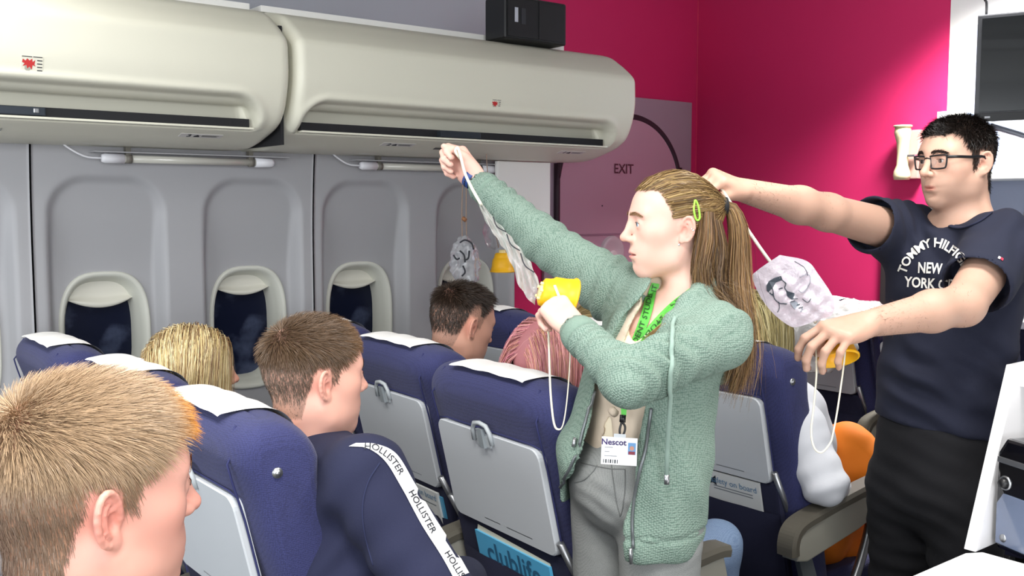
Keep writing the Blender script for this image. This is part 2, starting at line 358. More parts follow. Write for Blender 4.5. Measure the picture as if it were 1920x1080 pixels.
for par, y, z, s in ((b1, .655, 1.900, .055), (b2, 2.222, 1.893, .042)):
    ob, o, ex, ey, nn = on_bin('crest_sticker', y, z, s, s*.8, mat('sticker_paper', 'dddac9', .6), par)
    pts = [(-.42, .32), (-.30, .22), (-.22, .36), (-.12, .24), (0, .36), (.02, .16), (.14, .30), (.10, .02), (.16, -.10), (.02, -.02), (-.02, -.3), (-.12, -.12), (-.22, -.26), (-.26, -.04), (-.44, -.12), (-.34, .06), (-.46, .12)]
    pyd('dragon_mark', [o+ex*a*s+ey*b*s*.8+nn*.0008 for a, b in pts], [tuple(range(len(pts)))], m_red, ob)
    sh = [(-.34, -.02), (-.05, -.02), (-.05, -.28), (-.20, -.46), (-.34, -.28)]
    pyd('shield', [o+ex*a*s+ey*b*s*.8+nn*.0005 for a, b in sh], [tuple(range(len(sh)))[::-1]], m_green, ob)
    for k in range(4): pyd('print_line', [o+ex*a*s+ey*(b-.2*k)*s*.8+nn*.0008 for a, b in ((.22, .30), (.46, .30), (.46, .24), (.22, .24))], [(3, 2, 1, 0)], m_ink, ob)
    for k in range(2): pyd('print_line', [o+ex*a*s+ey*b*s*.8+nn*.0008 for a, b in ((-.46+.5*k, .50), (0+.46*k, .50), (0+.46*k, .45), (-.46+.5*k, .45))], [(3, 2, 1, 0)], m_ink, ob)
# ---------------- strip lamps under the bins (off), with their wires
m_tube = mat('lamp_tube', 'c9c7bd', .25, coat=.3); m_cap = mat('lamp_cap_white', 'e6e6ea', .4)
def strip_lamp(y0, y1, label):
    z = 1.676; x = -3.345; e = tag(empty('strip_lamp', (x, (y0+y1)/2, z)), label, 'lamp', 'strip lamps below the overhead bins'); h = (y1-y0)/2
    tube('lamp_tube', [(0, -h+.05, 0), (0, h-.05, 0)], .013, m_tube, e, 12)
    for s in (-1, 1):
        tube('end_cap', [(0, s*(h-.07), 0), (0, s*(h-.01), 0), (0, s*h, 0)], [.017, .016, .012], m_cap, e, 12)
        tube('collar', [(0, s*(h-.095), 0), (0, s*(h-.075), 0)], .0155, mat('lamp_collar', '77736a', .5), e, 12)
        box2('bracket', (-.02, s*(h-.085)-.008, .0), (.004, s*(h-.085)+.008, .04), mat('lamp_collar'), e, .001)
    box2('reflector', (-.03, -h-.03, .018), (.03, h+.05, .022), m_lin, e, .001)
    tube('wire', spline([(0, -h, 0), (.0, -h-.05, .004), (.0, -h-.10, .03), (-.01, -h-.13, .06)], 12), .0035, m_cap, e, 6)
strip_lamp(.95, 1.545, 'unlit strip lamp under the near overhead bin')
strip_lamp(1.90, 2.55, 'unlit strip lamp under the far overhead bin behind the raised hand')
# ---------------- black box with cable standing on the far bin
e = tag(empty('loudspeaker', (-3.10, 2.50, 2.172)), 'black loudspeaker box with a cable standing on top of the far overhead bin', 'speaker')
R_ = Matrix.Rotation(math.radians(3), 3, 'Z')
box('case', (0, .02, .075), (.13, .315, .165), m_black, e, .014, seg=3)
box('front_frame', (.066, .02, .075), (.006, .29, .145), mat('black_matt', '0f0f12', .6), e, .003)
box('sticker', (.070, -.085, .085), (.002, .016, .055), mat('label_silver', 'b9bcc6', .4), e, .0005)
box('sticker', (.070, -.05, .083), (.002, .022, .06), mat('label_dark', '2c2d33', .4), e, .0005)
box('seam', (.070, .03, .075), (.003, .004, .145), m_black, e, .0005)
tube('cable', spline([(-.02, .02, .15), (-.03, .01, .2), (-.04, -.01, .3), (-.05, -.03, .58)], 16), .005, m_black, e, 6)
# ---------------- exit door mounted on the pink wall
m_door = mat('exit_door_print', 'bf95a8', .55, bump=(200, .05, .001)); m_doorf = mat('exit_door_border', 'a08b9a', .55); m_seal = mat('door_seal', '33202c', .6)
dr = tag(empty('exit_door', (XW, 3.73, 0)), 'mauve aircraft exit door with a dark curved seal on the pink wall', 'door')
box2('surround', (.001, -.37, .0), (.02, .772, 2.133), m_doorf, dr, .003)
t = np.linspace(0, 1, 60)
def door_out(hw, top, r, bot):
    a = np.linspace(0, PI/2, 14); P = [(-hw, bot)]+[(-hw+r-r*np.cos(q), top-r+r*np.sin(q)) for q in a]+[(hw-r+r*np.sin(q), top-r+r*np.cos(q)) for q in a]+[(hw, bot)]
    return np.array(P)
po = door_out(.475, 2.02, .40, .05); n = len(po); po[:, 0] += .185
v = [(.034, y, z) for y, z in po]+[(.02, y, z) for y, z in po]
pyd('leaf', v, [tuple(range(n))[::-1]]+[(i, (i+1) % n, n+(i+1) % n, n+i) for i in range(n)], m_door, dr)
tube('seal', [(.028, y, z) for y, z in spline(np.c_[po, np.zeros(n)], 90)[:, :2]], .017, m_seal, dr, 8)
flat_text('lettering', 'EXIT', .075, (XW+.036-XW, .195, 1.727), (0, 1, 0), (0, 0, 1), mat('exit_print', '5a2a38', .6), dr, .001)
box2('crease', (.033, -.27, 1.36), (.038, .64, 1.372), mat('door_crease', '9a7488', .5), dr, .002)
lathe('porthole', [(.0, .012), (.055, .012), (.075, .02), (.085, .012), (.09, 0)], mat('porthole_plastic', 'c7b3bc', .4), dr, (axes_from((1, 0, 0), (0, 1, 0)), (.034, .11, 1.27)))
lathe('porthole_hub', [(.0, .02), (.028, .02), (.034, .01)], mat('porthole_hub', 'd8c8ce', .4), dr, (axes_from((1, 0, 0), (0, 1, 0)), (.034, .11, 1.245)))
tube('handle', spline([(.05, -.30, 1.12), (.07, -.26, 1.15), (.07, -.18, 1.12), (.05, -.12, 1.07)], 14), .022, mat('door_handle_dark', '3c2830', .5), dr, 8)
box2('red_tab', (.034, .20, 1.05), (.05, .235, 1.12), m_red, dr, .003)
box2('hole', (.034, .03, 1.52), (.036, .038, 1.528), m_seal, dr, 0)
# ---------------- right end of the room: interphone, post, galley, tv
m_beige = mat('beige_plastic', 'cfc49c', .45)
ph = tag(empty('interphone', (-2.60, YF, 1.78)), 'beige interphone handset in a cradle on the pink wall', 'handset')
box2('cradle', (-.035, -.05, -.125), (.05, -.001, .11), mat('cradle_pinkish', 'b98e86', .5), ph, .006)
tube('handset', [(-.02, -.075, -.13), (-.02, -.075, -.11), (-.02, -.075, -.09), (-.02, -.072, -.06), (-.02, -.072, 0), (-.02, -.072, .05), (-.02, -.075, .075), (-.02, -.078, .10), (-.02, -.078, .125)], [.036, .041, .038, .028, .027, .03, .036, .040, .036], m_beige, ph, 16)
tube('cap', [(-.02, -.078, .125), (-.02, -.078, .133)], [.045, .043], m_beige, ph, 16)
box2('hook', (.01, -.085, -.02), (.05, -.06, -.01), m_metal, ph, .002)
tag(box2('wall_socket_box', (-2.475, YF-.03, 1.90), (-2.43, YF-.005, 1.97), mat('socket_grey', 'b9b7bb', .5), bevel=.003), 'small grey socket box at the edge of the pink wall', 'socket')
tag(box2('trim_3', (-2.50, YF-.09, 0), (-2.43, YF-.006, 1.52), mat('post_grey', '77787c', .5), bevel=.004), kind='structure')
tag(box2('strap', (-2.745, YF-.03, .83), (-2.70, YF-.006, 1.42), mat('strap_dark', '241a1c', .8), bevel=.004), 'dark strap hanging on the pink wall behind the man', 'strap')
m_gal = mat('galley_panel', '8e97ad', .45); m_edge = mat('galley_edge', 'e4e6e4', .4)
g = tag(empty('galley_unit', (-1.7, YF-.25, 0)), 'grey galley unit with shelves behind the man at the right edge', 'galley')
box2('back_panel', (-.62, .20, .9), (1.0, .24, 2.35), m_gal, g, .002)
box2('side_panel', (-.64, -.05, 0), (-.62, .24, 1.66), mat('post_grey'), g, .002)
box2('shelf', (-.62, -.12, 1.635), (1.0, .20, 1.668), m_edge, g, .003)
box2('worktop', (-.62, -.20, 1.02), (1.0, .20, 1.05), mat('worktop_metal', 'b4b6b8', .3, metal=.6), g, .003)
box2('oven_front', (-.62, -.16, .1), (1.0, .19, 1.015), m_gloss, g, .004)
for k in range(3): box2('panel_joint', (-.50+.16*k, .193, 1.10), (-.494+.16*k, .2, 1.63), mat('joint_grey', '8a92a4', .5), g, 0)
box2('locker', (-.15, -.26, .70), (.4, -.165, .84), mat('locker_grey', '8a8c8c', .45, metal=.3), g, .006)
tp = tag(empty('tap', (-1.88, YF-.30, 1.051)), 'slim steel tap standing on the galley worktop', 'tap')
lathe('tap_base', [(.0, 0), (.03, 0), (.026, .03), (.02, .06), (.02, .30), (.028, .305), (.028, .34), (.012, .35), (0, .35)], m_metal, tp)
tube('spout', spline([(0, 0, .33), (-.03, 0, .36), (-.045, 0, .42), (-.03, 0, .50)], 12), .008, m_metal, tp)
# television on its bracket
pl = A(1833, 28, 3.95); hx = CR*.855-np.array([CF[0], CF[1], 0])*.518; hx[2] = 0; hx = nrm(hx)
tvm = np.array([hx, np.cross((0, 0, 1), hx), (0, 0, 1)]).T
tv = tag(empty('television', pl), 'black flat television on a wall bracket at the right edge', 'television'); tv.rotation_euler = (0, 0, math.atan2(hx[1], hx[0]))
box2('case', (0, .005, -.424), (.78, .045, 0), mat('tv_bezel', '55565a', .4), tv, .006)
box2('screen', (.018, 0, -.386), (.762, .006, -.016), mat('tv_screen', '101519', .18, coat=.3), tv, .001)
box2('bezel_foot', (.003, -.004, -.424), (.777, .006, -.390), m_black, tv, .002)
box2('maker_mark', (.040, -.0052, -.412), (.060, -.0038, -.404), mat('mark_silver', 'c9ccd0', .4), tv, 0)
tube('cable', spline([(.03, .02, -.002), (.028, .03, .05), (.02, .02, .09), (.022, .02, .34)], 14), .005, m_black, tv, 6)
tube('bracket_arm', [(.06, .03, -.44), (.50, .03, -.60)], .012, mat('bracket_grey', '9aa0ac', .4, metal=.4), tv, 8)
box2('bracket_plate', (.36, .045, -.36), (.44, .20, -.10), mat('bracket_grey'), tv, .004)
# ---------------- white desk with a raked side screen
m_desk = mat('white_laminate', 'f4f3f4', .32, spec=.45)
d = tag(empty('reception_desk', (-1.0, 2.0, 0)), 'white desk with a raked side screen in the bottom right corner', 'desk')
def prism(name, pts, lo, hi, axis, m, parent, bevel=.002):
    n = len(pts); ins = lambda q, c: (c, q[0], q[1]) if axis == 0 else ((q[0], c, q[1]) if axis == 1 else (q[0], q[1], c))
    bm = bmesh.new(); a = [bm.verts.new(ins(q, lo)) for q in pts]; b = [bm.verts.new(ins(q, hi)) for q in pts]
    bm.faces.new(a[::-1]); bm.faces.new(b)
    for i in range(n): bm.faces.new((a[i], a[(i+1) % n], b[(i+1) % n], b[i]))
    bmesh.ops.recalc_face_normals(bm, faces=bm.faces); return bm_obj(name, bm, m, parent, bevel=bevel)
prism('top', [(-.015, -.70), (-.015, .04), (.005, .075), (.9, .075), (.9, -.70)], .75, .78, 2, m_desk, d, .003)
prism('side_screen', [(.062, .78), (.222, 1.168), (1.0, 1.168), (1.0, .78)], -.030, -.004, 0, m_desk, d, .002)
box2('screen_rail', (-.004, .235, 1.12), (.35, .26, 1.168), m_desk, d, .003)
box2('screen_back', (-.004, .72, .78), (.9, .74, 1.168), m_desk, d, .003)
box2('desk_leg', (.04, -.62, 0), (.07, .04, .75), m_desk, d, .003)
box2('desk_leg', (.83, -.62, 0), (.86, .04, .75), m_desk, d, .003)
spk = tag(empty('desk_speaker', (-.925, 2.165, .78), math.radians(-22)), 'small black glossy computer speaker on the white desk', 'speaker')
prism('case', [(-.045, .0), (-.052, .02), (-.052, .21), (-.03, .245), (.05, .245), (.06, .21), (.06, 0)], -.06, .06, 1, m_gloss, spk, .008)
prism('front_plate', [(-.047, .012), (-.047, .10), (-.03, .125), (.05, .125), (.055, .012)], -.064, -.059, 1, mat('speaker_lilac', '6d7890', .15, coat=.6), spk, .002)
lathe('knob', [(0, .014), (.008, .014), (.011, .008), (.011, 0)], m_black, spk, (axes_from((0, -1, 0)), (-.028, -.060, .148)), 18)
lathe('knob_ring', [(.012, .003), (.015, .004), (.016, 0)], m_metal, spk, (axes_from((0, -1, 0)), (-.028, -.060, .148)), 18)
box2('silver_band', (-.05, -.0635, .19), (.055, -.058, .202), m_metal, spk, .001)
lathe('maker_badge', [(0, .002), (.008, .002), (.009, 0)], m_metal, spk, (axes_from((0, -1, 0)), (-.025, -.064, .028)), 16)
# floor mat
tag(box2('floor_mat', (-1.6, 2.75, .001), (-1.3, 3.2, .006), mat('teal_mat', '2f6f6c', .8, bump=(300, .5, .003)), bevel=.001), 'strip of teal ribbed floor mat beside the far seats', 'mat')
# ================================================================== aircraft seats
m_seat = mat('seat_tweed_navy', '2e3262', .85, weave=(300, .5, '23264f', (0, 0, 0)), var=(7, .10), sheen=.1)
m_seatd = mat('seat_pocket_navy', '1b1d38', .9, bump=(500, .4, .002))
m_pipe = mat('seat_piping', '262a58', .8)
m_tray = mat('tray_plastic', 'c3c7cb', .45, bump=(900, .08, .0006), spec=.4)
m_latch = mat('latch_plastic', 'b4babd', .4)
m_cloth = mat('headrest_paper', 'f1f0ee', .85, bump=(400, .25, .001))
m_armc = mat('arm_cap_rubber', '5b574d', .55); m_armp = mat('arm_panel_plastic', '9a988d', .5)
REC = .23
def rec(v):
    v = np.array(v, float); v[..., 1] -= (v[..., 2]-1.0)*REC; return v
def sup(w_, t_, n=40, k=5.0):
    t = np.linspace(0, 2*PI, n, endpoint=False); c, s = np.cos(t), np.sin(t)
    return np.stack([w_*np.sign(c)*np.abs(c)**(2/k), t_*np.sign(s)*np.abs(s)**(2/k)], -1)
def seat_shape(z):
    'half width, half depth and middle of the back at height z'
    wd = .262+.006*math.sin((z-.4)*4); t = .075+.012*sstep(1.0, 1.08, z)*1-.010*sstep(.95, .80, z)
    return wd, t, .075+.004*sstep(1.0, 1.08, z)
def seat_back_geo():
    R = []
    for z in list(np.linspace(.40, 1.075, 28)):
        wd, t, c = seat_shape(z); q = sup(wd, t); R.append(np.c_[q[:, 0], q[:, 1]+c, np.full(40, z)-.012*np.abs(q[:, 0]/.26)**4*(z > 1.05)])
    wd, t, c = seat_shape(1.08)
    for ph in np.linspace(.12, PI/2-.02, 9):
        z = 1.075+.075*math.sin(ph); k = 1-math.cos(ph); q = sup(wd-.050*k**1.6, t*(1-.93*k)); R.append(np.c_[q[:, 0], q[:, 1]+c, np.full(40, z)-.016*np.abs(q[:, 0]/.26)**3])
    return R
def make_seat():
    e = empty('aircraft_seat')
    R = seat_back_geo(); v = rec(np.vstack(R)); n = len(R)
    f = grid_faces(n, 40, wrapv=True).tolist()+[tuple(range(40)), tuple((n-1)*40+j for j in range(40))[::-1]]
    back = pyd('backrest', v, [q[::-1] for q in f], m_seat, e, True)
    # seams: uprights on both sides of the back, one across above the table
    for s in (-1, 1):
        P = [(s*.212, -.002+.004*(z > 1.06)*0+(.0 if z < .95 else -.006*sstep(.95, 1.06, z)), z) for z in np.linspace(.72, 1.07, 14)]
        P += [(s*(.212-.02*q), .002+.03*q*q, 1.07+.062*q) for q in np.linspace(.2, 1, 6)]
        tube('seam', rec(P), .0022, m_pipe, back, 6)
        lathe('side_button', [(0, .006), (.005, .006), (.0055, .003), (.009, .004), (.010, 0)], m_metal, e, (axes_from((s, 0, 0), (0, 1, 0)), tuple(rec([(s*.264, .058, 1.055)])[0])), 18)
    tube('seam', rec([(x, -.004, 1.012-.006*(abs(x) > .2)) for x in np.linspace(-.212, .212, 12)]), .002, m_pipe, back, 6)
    # folding table with its latch
    rp = []
    for cx, cz, a0 in ((.206-.024, .1225-.024, 0), (-.206+.024, .1225-.024, 90), (-.206+.024, -.1225+.024, 180), (.206-.024, -.1225+.024, 270)):
        rp += [(cx+.024*math.cos(math.radians(a0+k*18)), cz+.024*math.sin(math.radians(a0+k*18))) for k in range(6)]
    rp = np.array(rp); nn_ = len(rp); rows = []
    for k, y in ((.985, -.0155), (1.0, -.0125), (1.0, .004)): rows += [(x*(1-(1-k)*.8), y, .884+z*k) for x, z in rp]
    tf = grid_faces(3, nn_, wrapv=True).tolist()+[tuple(range(nn_)), tuple(2*nn_+j for j in range(nn_))[::-1]]
    tr = pyd('tray_table', rec(rows), tf, m_tray, e)
    def onback(x, z, off=0): return rec([(x, -.0155-off, z)])[0]
    for a, b in ((-.07, -.005), (.02, .12)):
        pyd('fine_print', [onback(x, z) for x, z in ((a, .781), (b, .781), (b, .7835), (a, .7835))], [(0, 1, 2, 3)], mat('print_grey', '7d8288', .6), tr)
    tube('latch_arch', [onback(x, z, .004) for x, z in ((-.036, .985), (-.034, 1.012), (-.024, 1.027), (0, 1.031), (.024, 1.027), (.034, 1.012), (.036, .985))], .0055, m_latch, e, 8)
    pyd('latch_plate', [onback(x, z, .003) for x, z in ((-.026, .975), (.026, .975), (.026, 1.0), (-.026, 1.0))]+[onback(x, z, -.004) for x, z in ((-.026, .975), (.026, .975), (.026, 1.0), (-.026, 1.0))], [(0, 1, 2, 3), (0, 4, 5, 1), (1, 5, 6, 2), (2, 6, 7, 3), (3, 7, 4, 0)], m_latch, e)
    lt = [(-.009, .972), (.009, .972), (.009, 1.018), (-.009, 1.018)]
    pyd('latch_tongue', [onback(x, z, .010) for x, z in lt]+[onback(x, z, -.002) for x, z in lt], [(0, 1, 2, 3), (0, 4, 5, 1), (1, 5, 6, 2), (2, 6, 7, 3), (3, 7, 4, 0)], mat('latch_dark', '8f969a', .35), e)
    # table arms and the pocket below
    for s in (-1, 1):
        tube('table_arm', [rec([(s*.222, -.012, .80)])[0], rec([(s*.222, .02, .70)])[0], rec([(s*.215, .06, .56)])[0]], .009, m_metal, e, 8)
    P = []
    for z in np.linspace(.42, .675, 9):
        for x in np.linspace(-.215, .215, 15):
            b = .030*(1-(x/.215)**4)*(.35+.65*math.sin(min(1, (.675-z)/.2)*PI/2)); P.append((x, -.008-b+.002*math.sin(x*160)*(z > .64), z))
    P = rec(P); quads('pocket', P, grid_faces(9, 15), m_seatd, e)
    box('back_shell', (0, .10, .585), (.44, .02, .36), m_seatd, e, .008, rot=Matrix.Rotation(math.atan(REC), 3, 'X'))
    # cushion, frame
    bm = bmesh.new(); abox(bm, (0, .47, .415), (.50, .50, .115)); bm_obj('seat_cushion', bm, m_seat, e, True, .035, 4)
    box('seat_pan', (0, .46, .335), (.50, .46, .04), m_seatd, e, .01)
    box('valance', (0, .24, .30), (.50, .02, .16), m_seatd, e, .006)
    for y0 in (.30, .66):
        box('leg', (0, y0, .16), (.05, .05, .32), m_metal, e, .006)
    box('floor_rail', (0, .48, .012), (.06, .5, .024), m_metal, e, .004)
    # paper headrest cover: over the top, a little down the back, further down the front
    wd, t, c = seat_shape(1.08); P = []
    path = [(.018, 1.148), (.03, 1.1525), (.075, 1.156), (.12, 1.150), (.150, 1.130), (.162, 1.09), (.163, 1.0), (.160, .93)]
    path = spline(np.c_[np.array(path), np.zeros(len(path))], 26)[:, :2]
    xs = np.linspace(-.150, .150, 15)
    for x in xs:
        for (y, z) in path: P.append((x, y, z-.020*abs(x/.26)**3+.0015*math.sin(x*60+y*30)))
    quads('headrest_cover', rec(P), grid_faces(15, 26)[:, ::-1], m_cloth, e)
    return e
def arm(e, s, perforated=False):
    u = .292 if s > 0 else -.276; ar = empty('armrest', (u, 0, 0), parent=e)
    # rubber cap: flat bar curling down behind
    P = [(0, .005, .600), (0, .004, .63), (0, .015, .658), (0, .045, .676), (0, .12, .690), (0, .30, .715), (0, .42, .727), (0, .46, .724)]
    P = spline(P, 30); T, Nn, B = frames(P); prof = [(-.029, -.012), (.029, -.012), (.030, .004), (.024, .014), (-.024, .014), (-.030, .004)]
    v = []
    for p, t in zip(P, T):
        up = np.cross((1, 0, 0), t); up = up if True else up
        for a, b in prof: v.append(p+np.array([a, 0, 0])+up*b)
    f = [(i*6+j, i*6+(j+1) % 6, (i+1)*6+(j+1) % 6, (i+1)*6+j) for i in range(29) for j in range(6)]+[tuple(range(6))[::-1], tuple(29*6+j for j in range(6))]
    pyd('arm_cap', v, f, m_armc, ar, False)
    prism('arm_panel', [(.012, .585), (.030, .64), (.055, .662), (.13, .678), (.44, .715), (.455, .66), (.30, .615), (.06, .575)], -.024, .024, 0, m_armp, ar, .004)
    tube('strut', spline([(0, .40, .665), (0, .385, .58), (0, .33, .47), (0, .25, .36)], 16), .014, m_metal, ar, 8)
    if perforated:
        lg = prism('side_leg', [(.035, .60), (.095, .59), (.22, .30), (.16, .28)], -.008, .008, 0, mat('leg_steel', '868e92', .35, metal=.7), ar, .002)
        for k in range(4):
            y = .075+.028*k; z = .545-.062*k
            lathe('leg_hole', [(0, .0), (.013, .0)], m_dark, ar, (axes_from((s, 0, 0)), (s*.0085, y, z)), 14)
    return ar
proto = make_seat(); arm(proto, 1, True); arm(proto, -1)
SEATS = {}
def put_seat(key, x, y, rz, label, first=[True]):
    o = proto if first[0] else copy_tree(proto)
    first[0] = False
    o.location = (x, y, 0); o.rotation_euler = (0, 0, math.radians(rz))
    tag(o, label, 'seat', 'navy aircraft seats'); SEATS[key] = o; return o
for key, x, y, rz, lb in (
    ('a1', -1.85, .683, 0, 'navy aircraft seat holding the boy in the navy sweatshirt'),
    ('a2', -2.40, .683, 0, 'navy aircraft seat behind the woman with blonde highlighted hair'),
    ('a3', -2.97, .66, 0, 'empty navy aircraft seat at the left edge below the first window'),
    ('b1', -1.775, 1.335, -3, 'navy aircraft seat holding the pink-haired person, nearest to the standing woman'),
    ('b2', -2.37, 1.43, -3, 'navy aircraft seat holding the boy with the faded haircut'),
    ('b3', -2.98, 1.50, -3, 'navy aircraft seat beside the second window, right of the blonde woman'),
    ('c1', -1.84, 2.15, 0, 'navy aircraft seat holding the person in orange trousers'),
    ('c2', -2.41, 2.16, 0, 'navy aircraft seat mostly hidden behind the standing woman'),
    ('c3', -2.95, 2.17, 0, 'navy aircraft seat below the hanging yellow mask cup'),
    ('d2', -2.43, 3.48, 0, 'navy aircraft seat with a clear plastic bag over its headrest'),
    ('d1', -1.87, 3.45, 0, 'navy aircraft seat right behind the standing man'),
    ('z1', -1.05, .02, 0, 'navy aircraft seat carrying the ginger-haired boy, below the picture edge')):
    put_seat(key, x, y, rz, lb)
for k in ('a3', 'a2', 'b2', 'b3', 'c3', 'c2', 'd2'):            # inner seats have no perforated aisle leg
    for ch in list(SEATS[k].children):
        if ch.name.startswith('armrest') and ch.location.x > 0:
            for q in list(ch.children): bpy.data.objects.remove(q)
            bpy.data.objects.remove(ch)
for ch in list(SEATS['z1'].children):
    if ch.name.startswith(('headrest_cover', 'armrest')):
        for q in list(ch.children): bpy.data.objects.remove(q)
        bpy.data.objects.remove(ch)
# reading matter in the seat pockets
def pocket_item(seat, name, label, cat, x0, x1, z0, z1, hexc, tilt=0):
    so = SEATS[seat]; e = tag(empty(name, so.location, so.rotation_euler.z), label, cat)
    def P(x, z, o): return rec([(x, -.004-o, z+tilt*(x-x0))])[0]
    q = [(x0, z0), (x1, z0), (x1, z1), (x0, z1)]
    v = [P(x, z, .012) for x, z in q]+[P(x, z, .004) for x, z in q]
    b = pyd('cover', v, [(0, 1, 2, 3), (7, 6, 5, 4), (0, 4, 5, 1), (1, 5, 6, 2), (2, 6, 7, 3), (3, 7, 4, 0)], mat(name+'_'+hexc, hexc, .4), e)
    return e, b, P
sm = mat('print_blue', '5f86a8', .6)
e, b, P = pocket_item('c1', 'safety_card', 'white safety card tucked in the pocket behind the orange-trousered person', 'card', -.165, .165, .655, .758, 'd6d8d6')
o_ = P(.075, .733, .0125); ex = P(.2, .735, 0)-P(.1, .735, 0); ey = P(.1, .74, 0)-P(.1, .73, 0)
flat_text('heading', 'safety on board', .026, o_, ex, ey, sm, b)
for z_ in (.714, .706): pyd('print', [P(x, z, .0125) for x, z in ((.0, z_), (.14, z_), (.14, z_+.003), (.0, z_+.003))], [(0, 1, 2, 3)], mat('print_grey'), b)
pts = [(-.03, 0), (-.018, .012), (.004, .016), (.022, .006), (.032, .014), (.032, -.012), (.022, -.006), (.0, -.014), (-.02, -.010)]
pyd('plane_mark', [P(-.03+x*1.3, .730+z*1.2, .0126) for x, z in pts], [tuple(range(9))[::-1]], m_ink, b)
e, b, P = pocket_item('b2', 'safety_card', 'white safety card in the pocket just right of the sweatshirt sleeve', 'card', -.05, .185, .655, .745, 'd6d8d6')
flat_text('heading', 'on board', .026, P(.13, .728, .0125), ex, ey, sm, b)
pyd('print', [P(x, z, .0125) for x, z in ((.09, .704), (.17, .704), (.17, .707), (.09, .707))], [(0, 1, 2, 3)], mat('print_grey'), b)
e, b, P = pocket_item('b2', 'magazine', 'blue magazine edge beside the white safety card', 'magazine', .10, .20, .655, .735, '4f9ac0', 0)
for o in (e,): o.location.y += .006
e, b, P = pocket_item('b1', 'magazine', 'blue magazine in the seat pocket beside the standing woman', 'magazine', -.13, .165, .655, .735, '57acd6', -.02)
flat_text('title', 'clublife', .078, P(.02, .694, .0125), ex, ey, mat('title_blue', '2d5f80', .5), b, .001)
pyd('page_edge', [P(x, z, .006) for x, z in ((-.13, .730), (.165, .730), (.165, .742), (-.12, .750))], [(0, 1, 2, 3)], mat('page_cream', 'd9d2bc', .7), b)
# ================================================================== smooth bodies (signed-distance modelling)
class Prim:
    __slots__ = ('f', 'op', 'k', 'sh')
    def __init__(s, f, op='u', k=.01): s.f = f; s.op = op; s.k = k
def cone(a, b, r1, r2, k=.01, op='u'):
    a = np.asarray(a, np.float32); b = np.asarray(b, np.float32); ba = b-a; bb = float(ba@ba)+1e-12
    def f(p):
        pa = p-a; h = np.clip((pa@ba)/bb, 0, 1); q = pa-h[:, None]*ba
        return np.sqrt(np.einsum('ij,ij->i', q, q))-(r1+(r2-r1)*h)
    return Prim(f, op, k)
def ell(c, r, R=None, k=.01, op='u'):
    c = np.asarray(c, np.float32); r = np.asarray(r, np.float32); R = None if R is None else np.asarray(R, np.float32)
    def f(p):
        q = p-c
        if R is not None: q = q@R
        k0 = np.sqrt(((q/r)**2).sum(1)); k1 = np.sqrt(((q/(r*r))**2).sum(1))+1e-9
        return k0*(k0-1)/k1
    return Prim(f, op, k)
def ecap(a, b, ra, rb, u, k=.02, op='u'):
    'tapered capsule with an elliptical section; ra/rb = (radius along u, radius across)'
    a = np.asarray(a, np.float32); b = np.asarray(b, np.float32); ba = b-a; L = np.linalg.norm(ba); t = ba/L
    u = np.asarray(u, float); u = u-t*(u@t); u = (u/np.linalg.norm(u)).astype(np.float32); v_ = np.cross(t, u)
    def f(p):
        pa = p-a; s = pa@t; h = np.clip(s/L, 0, 1); x = pa@u; y = pa@v_; e = s-h*L
        rx = ra[0]+(rb[0]-ra[0])*h; ry = ra[1]+(rb[1]-ra[1])*h; m = np.minimum(rx, ry)
        q = np.sqrt((x/rx)**2+(y/ry)**2+(e/m)**2); g = np.sqrt((x/rx**2)**2+(y/ry**2)**2+(e/m**2)**2)+1e-6
        return q*(q-1)/g
    return Prim(f, op, k)
def fn(f, op='s', k=.004): return Prim(f, op, k)
def shell(t): return Prim(t, 'shell', 0)
def local(prims, M, c, s):
    'prims given in a local frame (columns of M), moved to world'
    M = np.asarray(M, np.float32); c = np.asarray(c, np.float32)
    return [Prim((lambda p, g=q.f: g(((p-c)@M)/s)*s), q.op, q.k*s) for q in prims]
def comb(D, d, q):
    if q.op == 'u':
        if q.k <= 0: return np.minimum(D, d)
        h = np.maximum(q.k-np.abs(D-d), 0)/q.k; return np.minimum(D, d)-h*h*q.k*.25
    d = -d
    if q.k <= 0: return np.maximum(D, d)
    h = np.maximum(q.k-np.abs(D-d), 0)/q.k; return np.maximum(D, d)+h*h*q.k*.25
def evals(prims, p):
    p = np.asarray(p, np.float32); D = np.full(len(p), 9, np.float32)
    for q in prims:
        if q.op == 'shell': D = np.maximum(D, -(D+q.f))
        else: D = comb(D, q.f(p), q)
    return D
